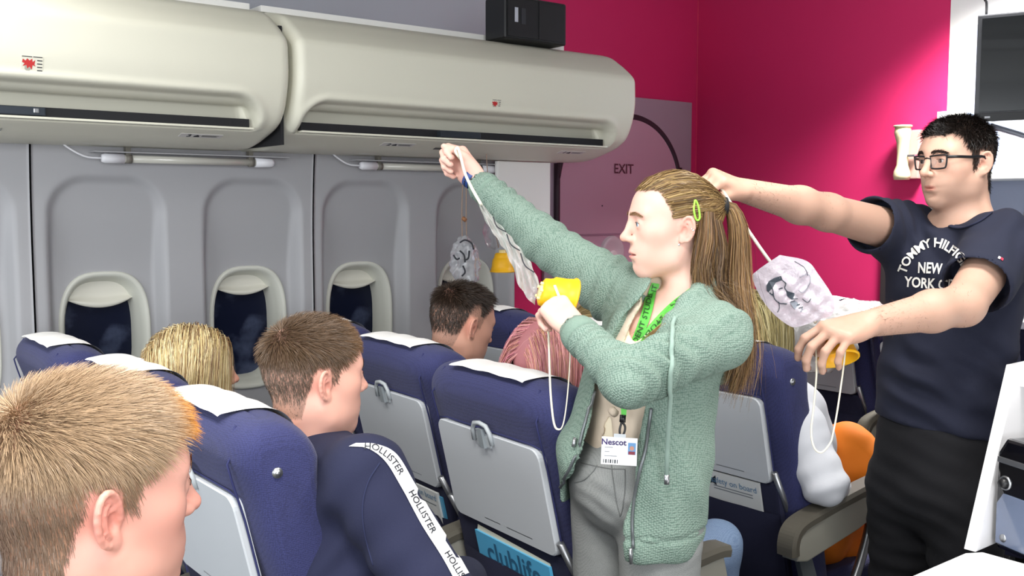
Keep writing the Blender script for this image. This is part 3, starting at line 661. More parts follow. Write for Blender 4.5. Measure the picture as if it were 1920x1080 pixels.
def sdf_mesh(prims, lo, hi, h, B=8):
    'sparse surface nets'
    lo = np.asarray(lo, float); hi = np.asarray(hi, float); nb = np.ceil((hi-lo)/(h*B)).astype(int); bs = h*B
    G = np.stack(np.meshgrid(*[np.arange(n) for n in nb], indexing='ij'), -1).reshape(-1, 3)
    cen = (lo+(G+.5)*bs).astype(np.float32); D = evals(prims, cen); hd = bs*.87
    act = np.abs(D) < hd*1.5; G = G[act]; cen = cen[act]; Dc = D[act]
    if not len(G): return np.zeros((0, 3)), np.zeros((0, 4), int)
    n1 = B+1; loc = np.stack(np.meshgrid(*[np.arange(n1)]*3, indexing='ij'), -1).reshape(-1, 3)
    O = lo+G*bs; m = len(G); F = np.full((m, n1**3), 9, np.float32)
    P = (O[:, None, :]+loc[None]*h).astype(np.float32)
    for q in prims:
        if q.op == 'shell': F = np.maximum(F, -(F+q.f)); continue
        dq = q.f(cen); sel = np.abs(dq) < 1e9
        if q.op == 'u': sel = dq < Dc+hd*2.7+q.k
        else: sel = dq < hd*1.5+q.k
        if sel.any():
            d = q.f(P[sel].reshape(-1, 3)).reshape(-1, n1**3); F[sel] = comb(F[sel], d, q)
    F = F.reshape(m, n1, n1, n1); Sg = F < 0
    cor = [(a, b, c) for a in (0, 1) for b in (0, 1) for c in (0, 1)]
    cnt = sum(Sg[:, a:a+B, b:b+B, c:c+B].astype(np.int8) for a, b, c in cor)
    idx = np.argwhere((cnt > 0) & (cnt < 8)); bi = idx[:, 0]; ijk = idx[:, 1:]
    val = np.stack([F[bi, ijk[:, 0]+a, ijk[:, 1]+b, ijk[:, 2]+c] for a, b, c in cor], 1)
    acc = np.zeros((len(idx), 3)); n = np.zeros(len(idx))
    for x in range(8):
        for y in range(x+1, 8):
            ca, cb = np.array(cor[x]), np.array(cor[y])
            if np.abs(ca-cb).sum() != 1: continue
            va, vb = val[:, x], val[:, y]; ms = (va < 0) != (vb < 0); t = va/(va-vb+1e-20)
            acc += np.where(ms[:, None], ca+np.clip(t, 0, 1)[:, None]*(cb-ca), 0); n += ms
    V = O[bi]+(ijk+acc/np.maximum(n, 1)[:, None])*h
    gc = G[bi]*B+ijk; dims = nb*B+2; gid = ((gc[:, 0]+1)*(dims[1]+2)+gc[:, 1]+1)*(dims[2]+2)+gc[:, 2]+1
    gid, ui = np.unique(gid, return_index=True); V = V[ui]
    Q = []
    for ax in range(3):
        o1, o2 = [(1, 2), (2, 0), (0, 1)][ax]
        s0 = [slice(0, B)]*3; s1 = [slice(0, B)]*3; s1[ax] = slice(1, B+1)
        a = Sg[:, s0[0], s0[1], s0[2]]; b = Sg[:, s1[0], s1[1], s1[2]]; e = np.argwhere(a != b)
        if not len(e): continue
        g = G[e[:, 0]]*B+e[:, 1:]; fl = a[tuple(e.T)]
        def ids(d1, d2):
            q = g.copy(); q[:, o1] += d1; q[:, o2] += d2
            k = ((q[:, 0]+1)*(dims[1]+2)+q[:, 1]+1)*(dims[2]+2)+q[:, 2]+1; p_ = np.clip(np.searchsorted(gid, k), 0, len(gid)-1); return np.where(gid[p_] == k, p_, -1)
        q4 = np.stack([ids(-1, -1), ids(0, -1), ids(0, 0), ids(-1, 0)], 1); ok = (q4 >= 0).all(1); q4 = q4[ok]; fl = fl[ok]
        q4[~fl] = q4[~fl][:, ::-1]; Q.append(q4)
    Q = np.vstack(Q); return V, Q
def biggest(V, Q):
    'keep the largest connected piece'
    l = np.arange(len(V)); E = np.vstack([Q[:, [0, 1]], Q[:, [1, 2]], Q[:, [2, 3]], Q[:, [3, 0]]])
    while True:
        m = np.minimum(l[E[:, 0]], l[E[:, 1]]); n = l.copy(); np.minimum.at(n, E[:, 0], m); np.minimum.at(n, E[:, 1], m); np.minimum.at(n, l[E[:, 0]], m); np.minimum.at(n, l[E[:, 1]], m); n = n[n]; n = n[n]
        if (n == l).all(): break
        l = n
    k = np.bincount(l).argmax(); keep = l == k; idx = np.cumsum(keep)-1; return V[keep], idx[Q[keep[Q[:, 0]]]]
def vnormals(V, Q):
    n = np.cross(V[Q[:, 2]]-V[Q[:, 0]], V[Q[:, 3]]-V[Q[:, 1]]); N = np.zeros_like(V)
    for j in range(4): np.add.at(N, Q[:, j], n)
    return N/(np.linalg.norm(N, axis=1)[:, None]+1e-12)
def relax(V, Q, it=2, lam=.5):
    n = len(V)
    E = np.vstack([Q[:, [0, 1]], Q[:, [1, 2]], Q[:, [2, 3]], Q[:, [3, 0]]]); deg = np.bincount(E.ravel(), minlength=n)[:, None]
    for _ in range(it):
        A_ = np.zeros_like(V)
        for c in range(3): A_[:, c] = np.bincount(E[:, 0], V[E[:, 1], c], n)+np.bincount(E[:, 1], V[E[:, 0], c], n)
        V = V+(A_/np.maximum(deg, 1)-V)*lam
    return V
def wob(p, s, seed=0):
    'cheap smooth 3-d noise in -1..1 (sum of warped sines)'
    r = np.random.default_rng(seed); out = 0
    for k in range(4):
        d = r.normal(size=3); d /= np.linalg.norm(d); d2 = r.normal(size=3); d2 /= np.linalg.norm(d2); ph = r.uniform(0, 6)
        out = out+np.sin(p@d*s*(1+.35*k)+1.3*np.sin(p@d2*s*.7+ph)+ph)/(1+.35*k)
    return out/2.6
def blob(p, c, r): return np.exp(-((p-np.asarray(c))**2).sum(1)/(r*r))
# ------------------------------------------------------------------ heads
def head_prims(fem=False, nose=1.0, jaw=1.0, lipf=1.0):
    L = []; fm = 1.0 if fem else 0.0; jw = jaw*(1-.07*fm); cy = .074-.008*fm; bw = .0095-.0035*fm
    L.append(ell((0, -.012, .030), (.0755, .099, .089)))
    L.append(ell((0, .026, .044), (.063, .062, .058), k=.03))
    L.append(ell((0, .027, -.026), (.058*jw, .060, .070), k=.03))
    L.append(ell((0, .030, -.068), (.047*jw, .048, .042), k=.025))
    for s in (-1, 1):
        L.append(ell((s*.044, .047, -.012), (.020, .026, .019), k=.035))
        L.append(cone((s*.055*jw, -.004, -.050), (s*.048*jw, .008, -.074), .013, .013, k=.03))
        L.append(cone((s*.048*jw, .008, -.074), (s*.015, cy-.006, -.099), .013, .014, k=.03))
        L.append(cone((s*.010, .085, .030), (s*.046, .070, .031), bw, bw, k=.022))
    for s in (-1, 1): L.append(ell((s*.036, .038, -.050), (.019*jw, .030, .030), k=.03))
    L.append(ell((0, cy, -.098), (.016, .017, .015), k=.02))
    L.append(ell((0, .068, -.060), (.037, .028, .033), k=.026))
    for s in (-1, 1):
        L.append(ell((s*.033, .101, .010), (.019, .020, .011), k=.014, op='s'))
    nl = .110+.006*(nose-1)*10
    L.append(cone((0, .086, .026), (0, .096, .004), .0080, .0080, k=.016))
    L.append(cone((0, .096, .004), (0, nl, -.021), .0078, .0098, k=.010))
    L.append(ell((0, nl, -.023), (.0100, .0095, .0088), k=.006))
    for s in (-1, 1):
        L.append(ell((s*.0110, .098, -.0265), (.0080, .011, .0080), k=.006))
        L.append(ell((s*.0060, .106, -.0350), (.0032, .006, .0028), k=.003, op='s'))
        L.append(ell((s*.031, .0785, .008), (.0155, .0138, .0130), k=.006))
        L.append(ell((s*.0315, .0935, .0075), (.0135, .0105, .0050+.0006*fm), k=.0015, op='s'))
    lf = lipf+.12*fm
    for s in (-1, 1):
        L.append(cone((s*.0235, .0800, -.0600), (s*.0085, .0935, -.0568), .0030, .0044*lf, k=.006)); L.append(cone((s*.0085, .0935, -.0568), (0, .0942, -.0578), .0044*lf, .0042*lf, k=.005))
        L.append(cone((s*.0220, .0805, -.0630), (s*.0070, .0925, -.0680), .0032, .0050*lf, k=.006)); L.append(cone((s*.0070, .0925, -.0680), (0, .0930, -.0682), .0050*lf, .0050*lf, k=.005))
    L.append(ell((0, .0860, -.0622), (.0270, .0170, .0013), k=.0035, op='s'))
    L.append(ell((0, .101, -.081), (.02, .011, .005), k=.012, op='s'))
    for s in (-1, 1):                                    # ears
        c = np.array([s*.0775, -.014, -.004]); out = nrm((s*.88, -.02, 0)); out = nrm((s*.86, .46, .0)); up = nrm((s*.12, -.20, 1)); up = nrm(up-out*(up@out)); fwd = np.cross(up, out); fwd = fwd if fwd[1] > 0 else -fwd
        R = np.stack([out, fwd, up], 1)
        L.append(ell(c-out*.006+fwd*.006, (.012, .012, .020), R, k=.008))
        L.append(ell(c-fwd*.002, (.0042, .0170, .0285), R, k=.004))
        L.append(ell(c+out*.0050+fwd*.0035-up*.006, (.0075, .0078, .0115), R, k=.0025, op='s'))
        L.append(ell(c+out*.0045-fwd*.0025+up*.0135, (.0048, .0070, .0080), R, k=.0025, op='s'))
        pts = [c+out*(.0040+.0015*math.sin(q))-fwd*(.002+.0160*math.cos(q))+up*(.0285*math.sin(q)) for q in np.linspace(-.40*PI, .98*PI, 13)]
        for p, q in zip(pts[:-1], pts[1:]): L.append(cone(p, q, .0036, .0036, k=.002))
        pa = [c+out*.0035-fwd*(.0005+.0085*math.cos(q))+up*(-.002+.017*math.sin(q)) for q in np.linspace(-.35*PI, .55*PI, 6)]
        for p, q in zip(pa[:-1], pa[1:]): L.append(cone(p, q, .0028, .0028, k=.002))
        L.append(ell(c-up*.0265+fwd*.004+out*.001, (.0040, .0080, .0092), R, k=.005))
        L.append(ell(c+fwd*.0135-up*.005+out*.002, (.0040, .0036, .0055), R, k=.004))
    return L
def head_frame(face, up=(0, 0, 1), roll=0):
    f = nrm(face); x = nrm(np.cross(f, up)); x = -x       # person's left
    u = np.cross(x, f); u = -u if u[2] < 0 else u
    x = np.cross(f, u)*-1
    if roll: c, s = math.cos(roll), math.sin(roll); x, u = c*x+s*u, c*u-s*x
    return np.stack([x, f, u], 1)
def skin_cols(Lp, base, blush=1.0, lips='c07a72', beard=None, brow=None):
    'vertex colours of a head in local coordinates'
    b = np.array(lin(base)); C = np.tile(b, (len(Lp), 1)); red = np.array(lin('cf6a5c'))
    def mix(c, m): C[:] = C*(1-m[:, None])+np.asarray(c)*m[:, None]
    for s in (-1, 1):
        mix(red, .16*blush*blob(Lp, (s*.048, .055, -.020), .026)); mix(red, .35*blush*blob(Lp, (s*.083, -.014, -.002), .026))
        mix(np.array(lin('9c6a5c')), .30*blob(Lp, (s*.031, .09, .012), .014))
    mix(red, .30*blush*blob(Lp, (0, .112, -.024), .014)); mix(np.array(lin('6e3a34')), .6*blob(Lp, (0, .107, -.037), .006))
    q = (Lp-np.array([0, .1, -.0625]))/np.array([.0255, .03, .0098]); mix(np.array(lin(lips)), .85*np.clip(1.6-1.6*(q**2).sum(1), 0, 1))
    if beard:
        j = sstep(-.03, -.06, Lp[:, 2])*sstep(-.035, .0, Lp[:, 1])*(1-np.clip(1.6-1.4*(q**2).sum(1), 0, 1)); mix(np.array(lin(beard[0])), beard[1]*j)
    return C, mix
def eyes(parent, M, c, s, iris='5b7a8c'):
    out = []
    for sd in (-1, 1):
        ce = np.array(c)+M@np.array([sd*.031, .0787, .008])*s; n = 20; th = np.linspace(.0, PI, 14)
        prof = [(math.sin(t), math.cos(t)) for t in th]; r = .0117*s; a = np.linspace(0, 2*PI, n, endpoint=False)
        v = np.array([[p[0]*math.cos(q)*r, p[0]*math.sin(q)*r, p[1]*r] for p in prof for q in a]); zc = v[:, 2]/r
        colr = np.where(zc[:, None] > .965, lin('0a0a0c'), np.where(zc[:, None] > .87, lin(iris), lin('e4dedb')))
        Rz = np.stack([M[:, 0], M[:, 2], M[:, 1]], 1); v = v@Rz.T+ce
        la = [np.array(c)+M@np.array([sd*(.0315+.0128*math.cos(q)), .0791+.0138*math.sqrt(max(0, 1-(.0128*math.cos(q)/.0155)**2-(.0052*math.sin(q)/.013)**2)), .0078+.0052*math.sin(q)])*s for q in np.linspace(.12, PI-.12, 14)]
        tube('lashes', la, .0006*s, mat('lash_dark', '3a2a22', .6), parent, 5)
        out.append(quads('eye', v, grid_faces(14, n, wrapv=True), mat('eye_wet', 'ffffff', .08, attr=True), parent, colr))
    return out
m_skin = mat('skin', 'e0b09a', .48, attr=True, sss=.12, bump=(900, .06, .0006), spec=.35)
m_hair = mat('hair_strands', '806040', .42, attr=True, spec=.35)
# ------------------------------------------------------------------ hair strands as fine ribbons
def ribbons(P, Nrm, wd, col, name, parent, m=None, flat=True):
    'P strands (n, s, 3); Nrm outward directions (n, 3) or (n, s, 3); wd root width; col (n,3) or (n,s,3)'
    n, s = P.shape[:2]; T = np.gradient(P, axis=1); T /= np.linalg.norm(T, axis=2, keepdims=True)+1e-9
    if Nrm.ndim == 2: Nrm = np.repeat(Nrm[:, None], s, 1)
    B = np.cross(T, Nrm); B /= np.linalg.norm(B, axis=2, keepdims=True)+1e-9
    tw = RNG.uniform(-.9, .9, (n, 1, 1)); N2 = np.cross(B, T); B = B*np.cos(tw)+N2*np.sin(tw)
    tp = np.linspace(1, .25, s)[None, :, None]; W = np.asarray(wd).reshape(-1, 1, 1)*tp*.5
    v = np.stack([P-B*W, P+B*W], 2).reshape(-1, 3); k = np.arange(n)[:, None]*s*2+np.arange(s-1)[None]*2; k = k.ravel()
    f = np.c_[k, k+1, k+3, k+2]
    if col.ndim == 2: col = np.repeat(col[:, None], s, 1)
    c = np.repeat(col[:, :, None], 2, 2).reshape(-1, 3)
    return quads(name, v, f, m or m_hair, parent, np.clip(c, 0, 1))
def pick(V, N, mask, n):
    idx = np.flatnonzero(mask > RNG.uniform(0, 1, len(V))); idx = RNG.choice(idx, n); return V[idx]+RNG.normal(0, .0012, (n, 3)), N[idx]
def short_hair(parent, Lp, Ln, M, c, s, mask, lenf, dirf, colf, n, wd=.0011, seg=4, lift=.35, name='hair', curl=0):
    'Lp, Ln head points and normals in local units; functions of local points'
    P0, N0 = pick(Lp, Ln, mask, n); D = dirf(P0); D = D+RNG.normal(0, .13, D.shape); D -= N0*(D*N0).sum(1, keepdims=True); D /= np.linalg.norm(D, axis=1, keepdims=True)+1e-9
    Ln_ = lenf(P0)*RNG.uniform(.75, 1.15, n); lf = (lift(P0) if callable(lift) else np.full(n, lift))*RNG.uniform(.7, 1.3, n)
    t = np.linspace(0, 1, seg)[None, :, None]; d0 = N0*lf[:, None]+D*(1-lf[:, None]*.6); d0 /= np.linalg.norm(d0, axis=1, keepdims=True)
    P = P0[:, None]-N0[:, None]*.001+d0[:, None]*Ln_[:, None, None]*t-N0[:, None]*(Ln_*lf*.45)[:, None, None]*t**2
    if curl: P = P+RNG.normal(0, curl, (n, 1, 3))*t**2
    C = colf(P0)*RNG.uniform(.72, 1.25, (n, 1))
    W = (P*s)@M.T+c; NW = N0@M.T
    return ribbons(W, NW, wd*s, C, name, parent)
# ================================================================== seated people
RT = CR.copy(); AW = np.array([CF[0], CF[1], 0]); AW = nrm(AW); UP = np.array([0, 0, 1.0])
def dv(r, a, u=0): return nrm(RT*r+AW*a+UP*u)
def bounds(P, pad=.16):
    P = np.array(P); return P.min(0)-pad, P.max(0)+pad
HLY = [-.13, -.05, -.042, -.032, -.002, .004, .017, .022, .045, .060, .095]
HLZ = [-.078, -.072, -.03, .030, .032, -.002, -.002, .028, .044, .060, .066]
def hair_mask(L, dz=0, soft=.005, hz=HLZ):
    zm = np.interp(L[:, 1], HLY, hz)+dz+.016*sstep(.035, .058, np.abs(L[:, 0]))*sstep(.022, .045, L[:, 1]); return sstep(zm-soft, zm+soft, L[:, 2])*(np.abs(L[:, 0]) < .0795)
def build_body(label, c, M, s, extra, res, pts, base, headkw={}, colkw={}, iris='5b7a8c', scalp=None, scalpk=.75, hz=HLZ, group=None, paint=None, pad=.16):
    pr = local(head_prims(**headkw), M, c, s)+extra
    lo, hi = bounds(pts, pad); V, Q = biggest(*sdf_mesh(pr, lo, hi, res)); V = relax(V, Q, 1, .4); N = vnormals(V, Q)
    L = ((V-c)@M)/s; C, mix = skin_cols(L, base, **colkw)
    near = (np.abs(L) < .16).all(1)
    if scalp is not None:
        mk = hair_mask(L, hz=hz)*near*scalpk; C = C*(1-mk[:, None])+np.array(lin(scalp))*mk[:, None]
    if paint: C = paint(V, C)
    o = quads('person', V, Q, m_skin, None, C); tag(o, label, 'person', group)
    eyes(o, M, c, s, iris)
    hm = near & (np.abs(L) < (.0795, .2, .2)).all(1) & (L[:, 2] > -.10)
    return o, L[hm], (N[hm]@M), L
def brows(parent, M, c, s, colh, thick=1.0):
    n = 160; P = []
    for sd in (-1, 1):
        t = RNG.uniform(0, 1, n); x = sd*(.013+.036*t); z = .0285+.006*np.sin(t*2.6)-.006*t+RNG.normal(0, .0016*thick, n); y = .0985-.021*t**1.7
        yy = np.full(n, .118); hp = head_prims()
        for _ in range(40):
            dd_ = evals(hp, np.stack([x, yy, z], -1)); yy = np.where(dd_ > .0004, yy-np.clip(dd_*.7, .0003, .01), yy)
        P0 = np.stack([x, yy+.0008, z], -1); d = np.stack([sd*(.5+.5*t), -.12-.42*t, .55-.7*t], -1); d /= np.linalg.norm(d, axis=1)[:, None]
        tt = np.linspace(0, 1, 3)[None, :, None]; P.append(P0[:, None]+d[:, None]*.010*tt)
    for q in P:
        W = (q*s)@M.T+c
        ribbons(W, np.tile(M[:, 1], (len(W), 1)), .0013*s, np.tile(lin(colh), (len(W), 1))*RNG.uniform(.7, 1.2, (len(W), 1)), 'eyebrow', parent)
CROWN = np.array([0, -.070, .095])
def dir_short(p, fwd=.6):
    r = p-CROWN; r /= np.linalg.norm(r, axis=1)[:, None]+1e-6; top = sstep(.04, .09, p[:, 2])[:, None]
    return r+np.array([0, fwd, 0])*top+np.array([0, 0, -.7])*(1-top)
def long_hair(parent, M, c, s, n, length, colf, wd=.0016, part=0.0, seg=9, gather=None, vol=.014, back=0.0, name='hair', z0=.0, front=.05):
    th = RNG.uniform(0, 2*PI, n); ph = np.arccos(RNG.uniform(.05, 1, n)); d = np.stack([np.sin(ph)*np.cos(th), np.sin(ph)*np.sin(th), np.cos(ph)], -1)
    r = np.array([.0755, .099, .089])+.004; cc = np.array([0, -.012, .030]); p = cc+d*r
    keep = (p[:, 1] < front+.04*(p[:, 2] > .085)) & (p[:, 2] > z0); p = p[keep]; n = len(p)
    out = (p-cc)/r**2; out /= np.linalg.norm(out, axis=1)[:, None]; lay = RNG.uniform(0, 1, n)
    sgn = np.where(p[:, 0] > part, 1, -1); dr = np.stack([sgn*1.0, -.25-back+0*sgn, -.1+0*sgn], -1)+RNG.normal(0, .10, (n, 3)); dr -= out*(dr*out).sum(1)[:, None]; dr /= np.linalg.norm(dr, axis=1)[:, None]
    P = [p]; ds = length*RNG.uniform(.8, 1.05, n)/(seg-1); rr = r+.004+vol*lay[:, None]
    for k in range(seg-1):
        dr = dr+np.array([0, -.03, -.62]); dr /= np.linalg.norm(dr, axis=1)[:, None]; p = p+dr*ds[:, None]
        q = (p-cc)/rr; e = np.linalg.norm(q, axis=1); ins = (e < 1); p = np.where(ins[:, None], cc+(p-cc)/np.maximum(e, 1e-3)[:, None], p)
        nb = np.stack([p[:, 0], p[:, 1]+.03, 0*p[:, 0]], -1); low = p[:, 2] < -.06      # stay off the neck
        rad = np.hypot(nb[:, 0], nb[:, 1])+1e-6; push = low & (rad < .075); p[push, 0] *= (.075/rad[push]); P.append(p)
    P = np.stack(P, 1); P += RNG.normal(0, .0012, (n, 1, 3))*np.linspace(0, 1, seg)[None, :, None]*2
    W = (P*s)@M.T+c; Nn = (P-np.array([0, -.012, -.02])); Nn[..., 2] *= .35; Nn /= np.linalg.norm(Nn, axis=2, keepdims=True)
    return ribbons(W, Nn@M.T, wd*s, colf(P[:, 0], n), name, parent)
def cap(parent, M, c, s, hexc, front=.045, low=-.05, name='hair_base', vol=.008):
    'smooth scalp layer under long hair'
    u = np.linspace(0, 2*PI, 40, endpoint=False); w_ = np.linspace(.02, 2.3, 22); P = []
    for b in w_:
        for a in u:
            q = np.array([math.sin(b)*math.cos(a)*(.0755+vol), -.012+math.sin(b)*math.sin(a)*(.099+vol), .03+math.cos(b)*(.089+vol)])
            if q[1] > front and q[2] < .075: q[1] = front+(q[1]-front)*.02; q[0] *= .93
            q[2] = max(q[2], low); P.append(q)
    W = (np.array(P)*s)@M.T+c; return quads(name, W, grid_faces(22, 40, wrapv=True), mat('hairbase_'+hexc, hexc, .6), parent)
def seated_clothes(o, hc, seat, top_m, leg_m, fdir=(0, 1, 0), sh=.19, res=.0105, lean=0, dark=False, arms=True, knees=None, zsh=None):
    'jersey and trousers of a seated person; hc head centre, seat (x, y) of the hips'
    f = nrm(fdir); r = np.array([f[1], -f[0], 0]); hip = np.array([seat[0], seat[1], .52]); zs = zsh or hc[2]-.235
    ch = np.array([(hc[0]*.7+seat[0]*.3), (hc[1]*.75+seat[1]*.25), zs])-f*.03
    pr = [ecap(hip, ch-UP*.16, (.165, .115), (.165, .115), r, .03), ecap(ch-UP*.16, ch-UP*.03, (.165, .11), (.155, .085), r, .05),
          cone(ch-UP*.02-r*.15, ch-UP*.02+r*.15, .060, .060, .05), cone(ch, ch+UP*.045, .075, .062, .03)]
    pts = [hip, ch, ch+UP*.1]
    if arms:
        for sd in (-1, 1):
            a = ch-UP*.03+r*sd*sh; b = a-UP*.25+f*.06+r*sd*.03; w_ = b+f*.20-UP*.02-r*sd*.10
            pr += [cone(a, b, .056, .046, .03), cone(b, w_, .046, .034, .02)]; pts += [a, b, w_]
    lo, hi = bounds(pts); V, Q = sdf_mesh(pr, lo, hi, res); V = relax(V, Q, 2); N = vnormals(V, Q); V = V+N*(wob(V, 38, 3)*.004)[:, None]
    t = quads('top', V, Q, top_m, o)
    pr = []; pts = [hip]
    for i, sd in enumerate((-1, 1)):
        hp = hip+r*sd*.09; kn = (knees[i] if knees is not None else hip+r*sd*.12+f*.42+UP*.03); an = np.array([kn[0], kn[1], .10])+f*.02
        pr += [cone(hp, kn, .085, .060, .05), cone(kn, an, .058, .045, .03)]; pts += [hp, kn, an]
    pr.append(cone(hip-r*.09, hip+r*.09, .11, .11, .05)); lo, hi = bounds(pts); V, Q = sdf_mesh(pr, lo, hi, res); V = relax(V, Q, 2)
    N = vnormals(V, Q); V = V+N*(wob(V, 45, 5)*.003)[:, None]; quads('trousers', V, Q, leg_m, o)
    for i, sd in enumerate((-1, 1)):
        kn = pts[2+3*i]; a = np.array([kn[0], kn[1], .045])+f*.02
        pr = [cone(a-f*.05, a+f*.16, .042, .036, .02), cone(a, a+UP*.05, .045, .04, .02)]; lo, hi = bounds([a-f*.1, a+f*.2], .06); V, Q = sdf_mesh(pr, lo, hi, .010); V[:, 2] = np.maximum(V[:, 2], .003)
        quads('shoe', V, Q, m_black, o)
    return t
m_navy = mat('navy_jersey', '191d39', .92, bump=(600, .3, .0015), var=(9, .08))
# ---------------- ginger boy, nearest
c = A(172, 930, 1.05); M = head_frame(dv(1, .95, -.08)); s = 1.02
nk = c+M@V3(0, -.022, -.06)*s; nb = c+V3(-.02, -.03, -.235)
ext = [cone(nk, nb, .060, .064, .03), cone(nb, nb-UP*.1, .066, .10, .05)]
def gpaint(V, C):
    m = .35*sstep(.2, .8, .5+.5*wob(V, 90, 2)); return C*(1-.25*m[:, None])+np.array(lin('b86a5c'))*.25*m[:, None]
o, L, N, LA = build_body('ginger-haired boy in the near left corner, seen from behind his right ear', c, M, s, ext, .0024, [c+UP*.1, nb, c+M[:, 1]*.09, c-M[:, 1]*.09], 'dba493', dict(jaw=1.04), dict(blush=1.5, lips='c98076'), scalp='8d6d4d', paint=gpaint, pad=.10)
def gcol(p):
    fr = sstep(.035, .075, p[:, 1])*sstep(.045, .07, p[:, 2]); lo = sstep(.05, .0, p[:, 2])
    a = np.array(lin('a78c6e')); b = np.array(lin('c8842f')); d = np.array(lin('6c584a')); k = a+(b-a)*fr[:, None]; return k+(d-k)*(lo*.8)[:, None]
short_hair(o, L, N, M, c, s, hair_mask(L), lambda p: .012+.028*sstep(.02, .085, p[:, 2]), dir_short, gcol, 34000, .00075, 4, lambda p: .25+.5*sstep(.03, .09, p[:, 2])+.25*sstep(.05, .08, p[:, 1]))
brows(o, M, c, s, 'b98a5a')
seated_clothes(o, c, (-1.05, .30), mat('patterned_shirt', 'b9a55c', .8, weave=(60, .2, '3d6f7a')), m_black)
# ---------------- boy in the navy sweatshirt
c = A(590, 708, 1.95); M = head_frame(dv(1, .72, -.06)); s = .97
nk = c+M@V3(0, -.022, -.06)*s; nb = A(575, 830, 1.98)
ext = [cone(nk, nb, .058, .062, .03), cone(nb, nb-UP*.10, .066, .10, .05)]
o, L, N, LA = build_body('boy with short brown hair in a navy sweatshirt with white sleeve tape', c, M, s, ext, .0026, [c+UP*.1, nb-UP*.1, c+M[:, 1]*.09, c-M[:, 1]*.09], 'dba795', dict(jaw=1.05), dict(blush=1.0, lips='bf766c'), scalp='6a5442', scalpk=.6, pad=.10)
def bcol(p):
    a = np.array(lin('5d4835')); b = np.array(lin('6f5236')); d = np.array(lin('564a40')); k = a+(b-a)*sstep(0, .06, p[:, 1])[:, None]; return k+(d-k)*sstep(.05, 0, p[:, 2])[:, None]*.8
HZB = [-.040, -.036, -.008, .036, .038, .006, .006, .030, .044, .060, .066]
short_hair(o, L, N, M, c, s, hair_mask(L), lambda p: .004+0*p[:, 0], dir_short, bcol, 5000, .0009, 2, .5, name='hair_fade')
short_hair(o, L, N, M, c, s, hair_mask(L, hz=HZB, soft=.012), lambda p: (.010+.026*sstep(.02, .08, p[:, 2]))*(1-.45*sstep(.03, .08, p[:, 1])), dir_short, bcol, 18000, .0012, 4, lambda p: .2+.4*sstep(.03, .09, p[:, 2]))
brows(o, M, c, s, '5a4332')
f = V3(0, 1, 0)
sh = A(688, 905, 1.80); el = A(818, 1120, 1.72); ch = A(590, 905, 1.98); hip = V3(-1.83, .98, .55)
pr = [ecap(hip, ch-UP*.12, (.18, .13), (.19, .125), (1, 0, 0), .03), ecap(ch-UP*.12, ch+UP*.0, (.19, .125), (.16, .10), (1, 0, 0), .06), cone(ch+UP*.01, nb-UP*.005, .085, .070, .05),
      cone(ch+UP*.02, sh+UP*.015, .075, .068, .05), cone(sh, el, .076, .066, .04), cone(el, A(870, 1090, 2.0), .062, .05, .03),
      cone(ch+V3(-.14, -.02, .0), ch+V3(-.20, .05, -.26), .07, .06, .04), ecap(A(668, 1130, 1.86), A(640, 930, 1.90), (.12, .10), (.11, .09), (0, 1, 0), .05)]
lo, hi = bounds([hip, ch, sh, el, nb, A(870, 1090, 2.0)], .2); V, Q = sdf_mesh(pr, lo, hi, .0062); V = relax(V, Q, 2); Nn = vnormals(V, Q)
q = V-sh; V = V+Nn*(.0055*np.sin((V@nrm((.4, .5, -.75)))*95+1.5*wob(V, 20, 4))*np.exp(-((V-A(640, 1010, 1.85))**2).sum(1)/.028)+.003*wob(V, 42, 9))[:, None]
top = quads('sweatshirt', V, Q, m_navy, o)
tube('collar', spline([nb+V3(.070*math.cos(a), .066*math.sin(a), -.006+.012*math.sin(a)*-1) for a in np.linspace(0, 2*PI, 15)], 50), .008, mat('collar_navy', '1d2343', .9), top, 8)
def bvh_of(ob):
    me = ob.data; vs = np.zeros(len(me.vertices)*3, np.float32); me.vertices.foreach_get('co', vs); return BVHTree.FromPolygons(vs.reshape(-1, 3).tolist(), [tuple(p.vertices) for p in me.polygons])
def drop(bv, x, y, off=.0015):
    d = (A(x, y, 1.0)-CAM); h = bv.ray_cast(Vector(CAM), Vector(nrm(d)))
    if h[0] is None: return None
    return np.array(h[0])+np.array(h[1])*off
def path_on(bv, pix, off, n):
    P = spline(np.c_[np.array(pix, float), np.zeros(len(pix))], n)[:, :2]; out = [drop(bv, *q, off) for q in P]; return np.array([p for p in out if p is not None])
def strip(name, bv, L1, L2, m, parent, n=40, off=.002, across=5):
    'cloth band between two pixel paths, laid on a surface'
    P1 = spline(np.c_[np.array(L1, float), np.zeros(len(L1))], n)[:, :2]; P2 = spline(np.c_[np.array(L2, float), np.zeros(len(L2))], n)[:, :2]; v = []; last = None
    for a, b in zip(P1, P2):
        row = []
        for k in range(across):
            q = a+(b-a)*k/(across-1); p = drop(bv, *q, off)
            row.append(p)
        ok = [r for r in row if r is not None]
        row = [r if r is not None else (ok[-1] if ok else last) for r in row]; last = row[0] if row[0] is not None else last; v += row
    if any(x is None for x in v): v = [x if x is not None else next(y for y in v if y is not None) for x in v]
    return quads(name, np.array(v), grid_faces(n, across), m, parent)
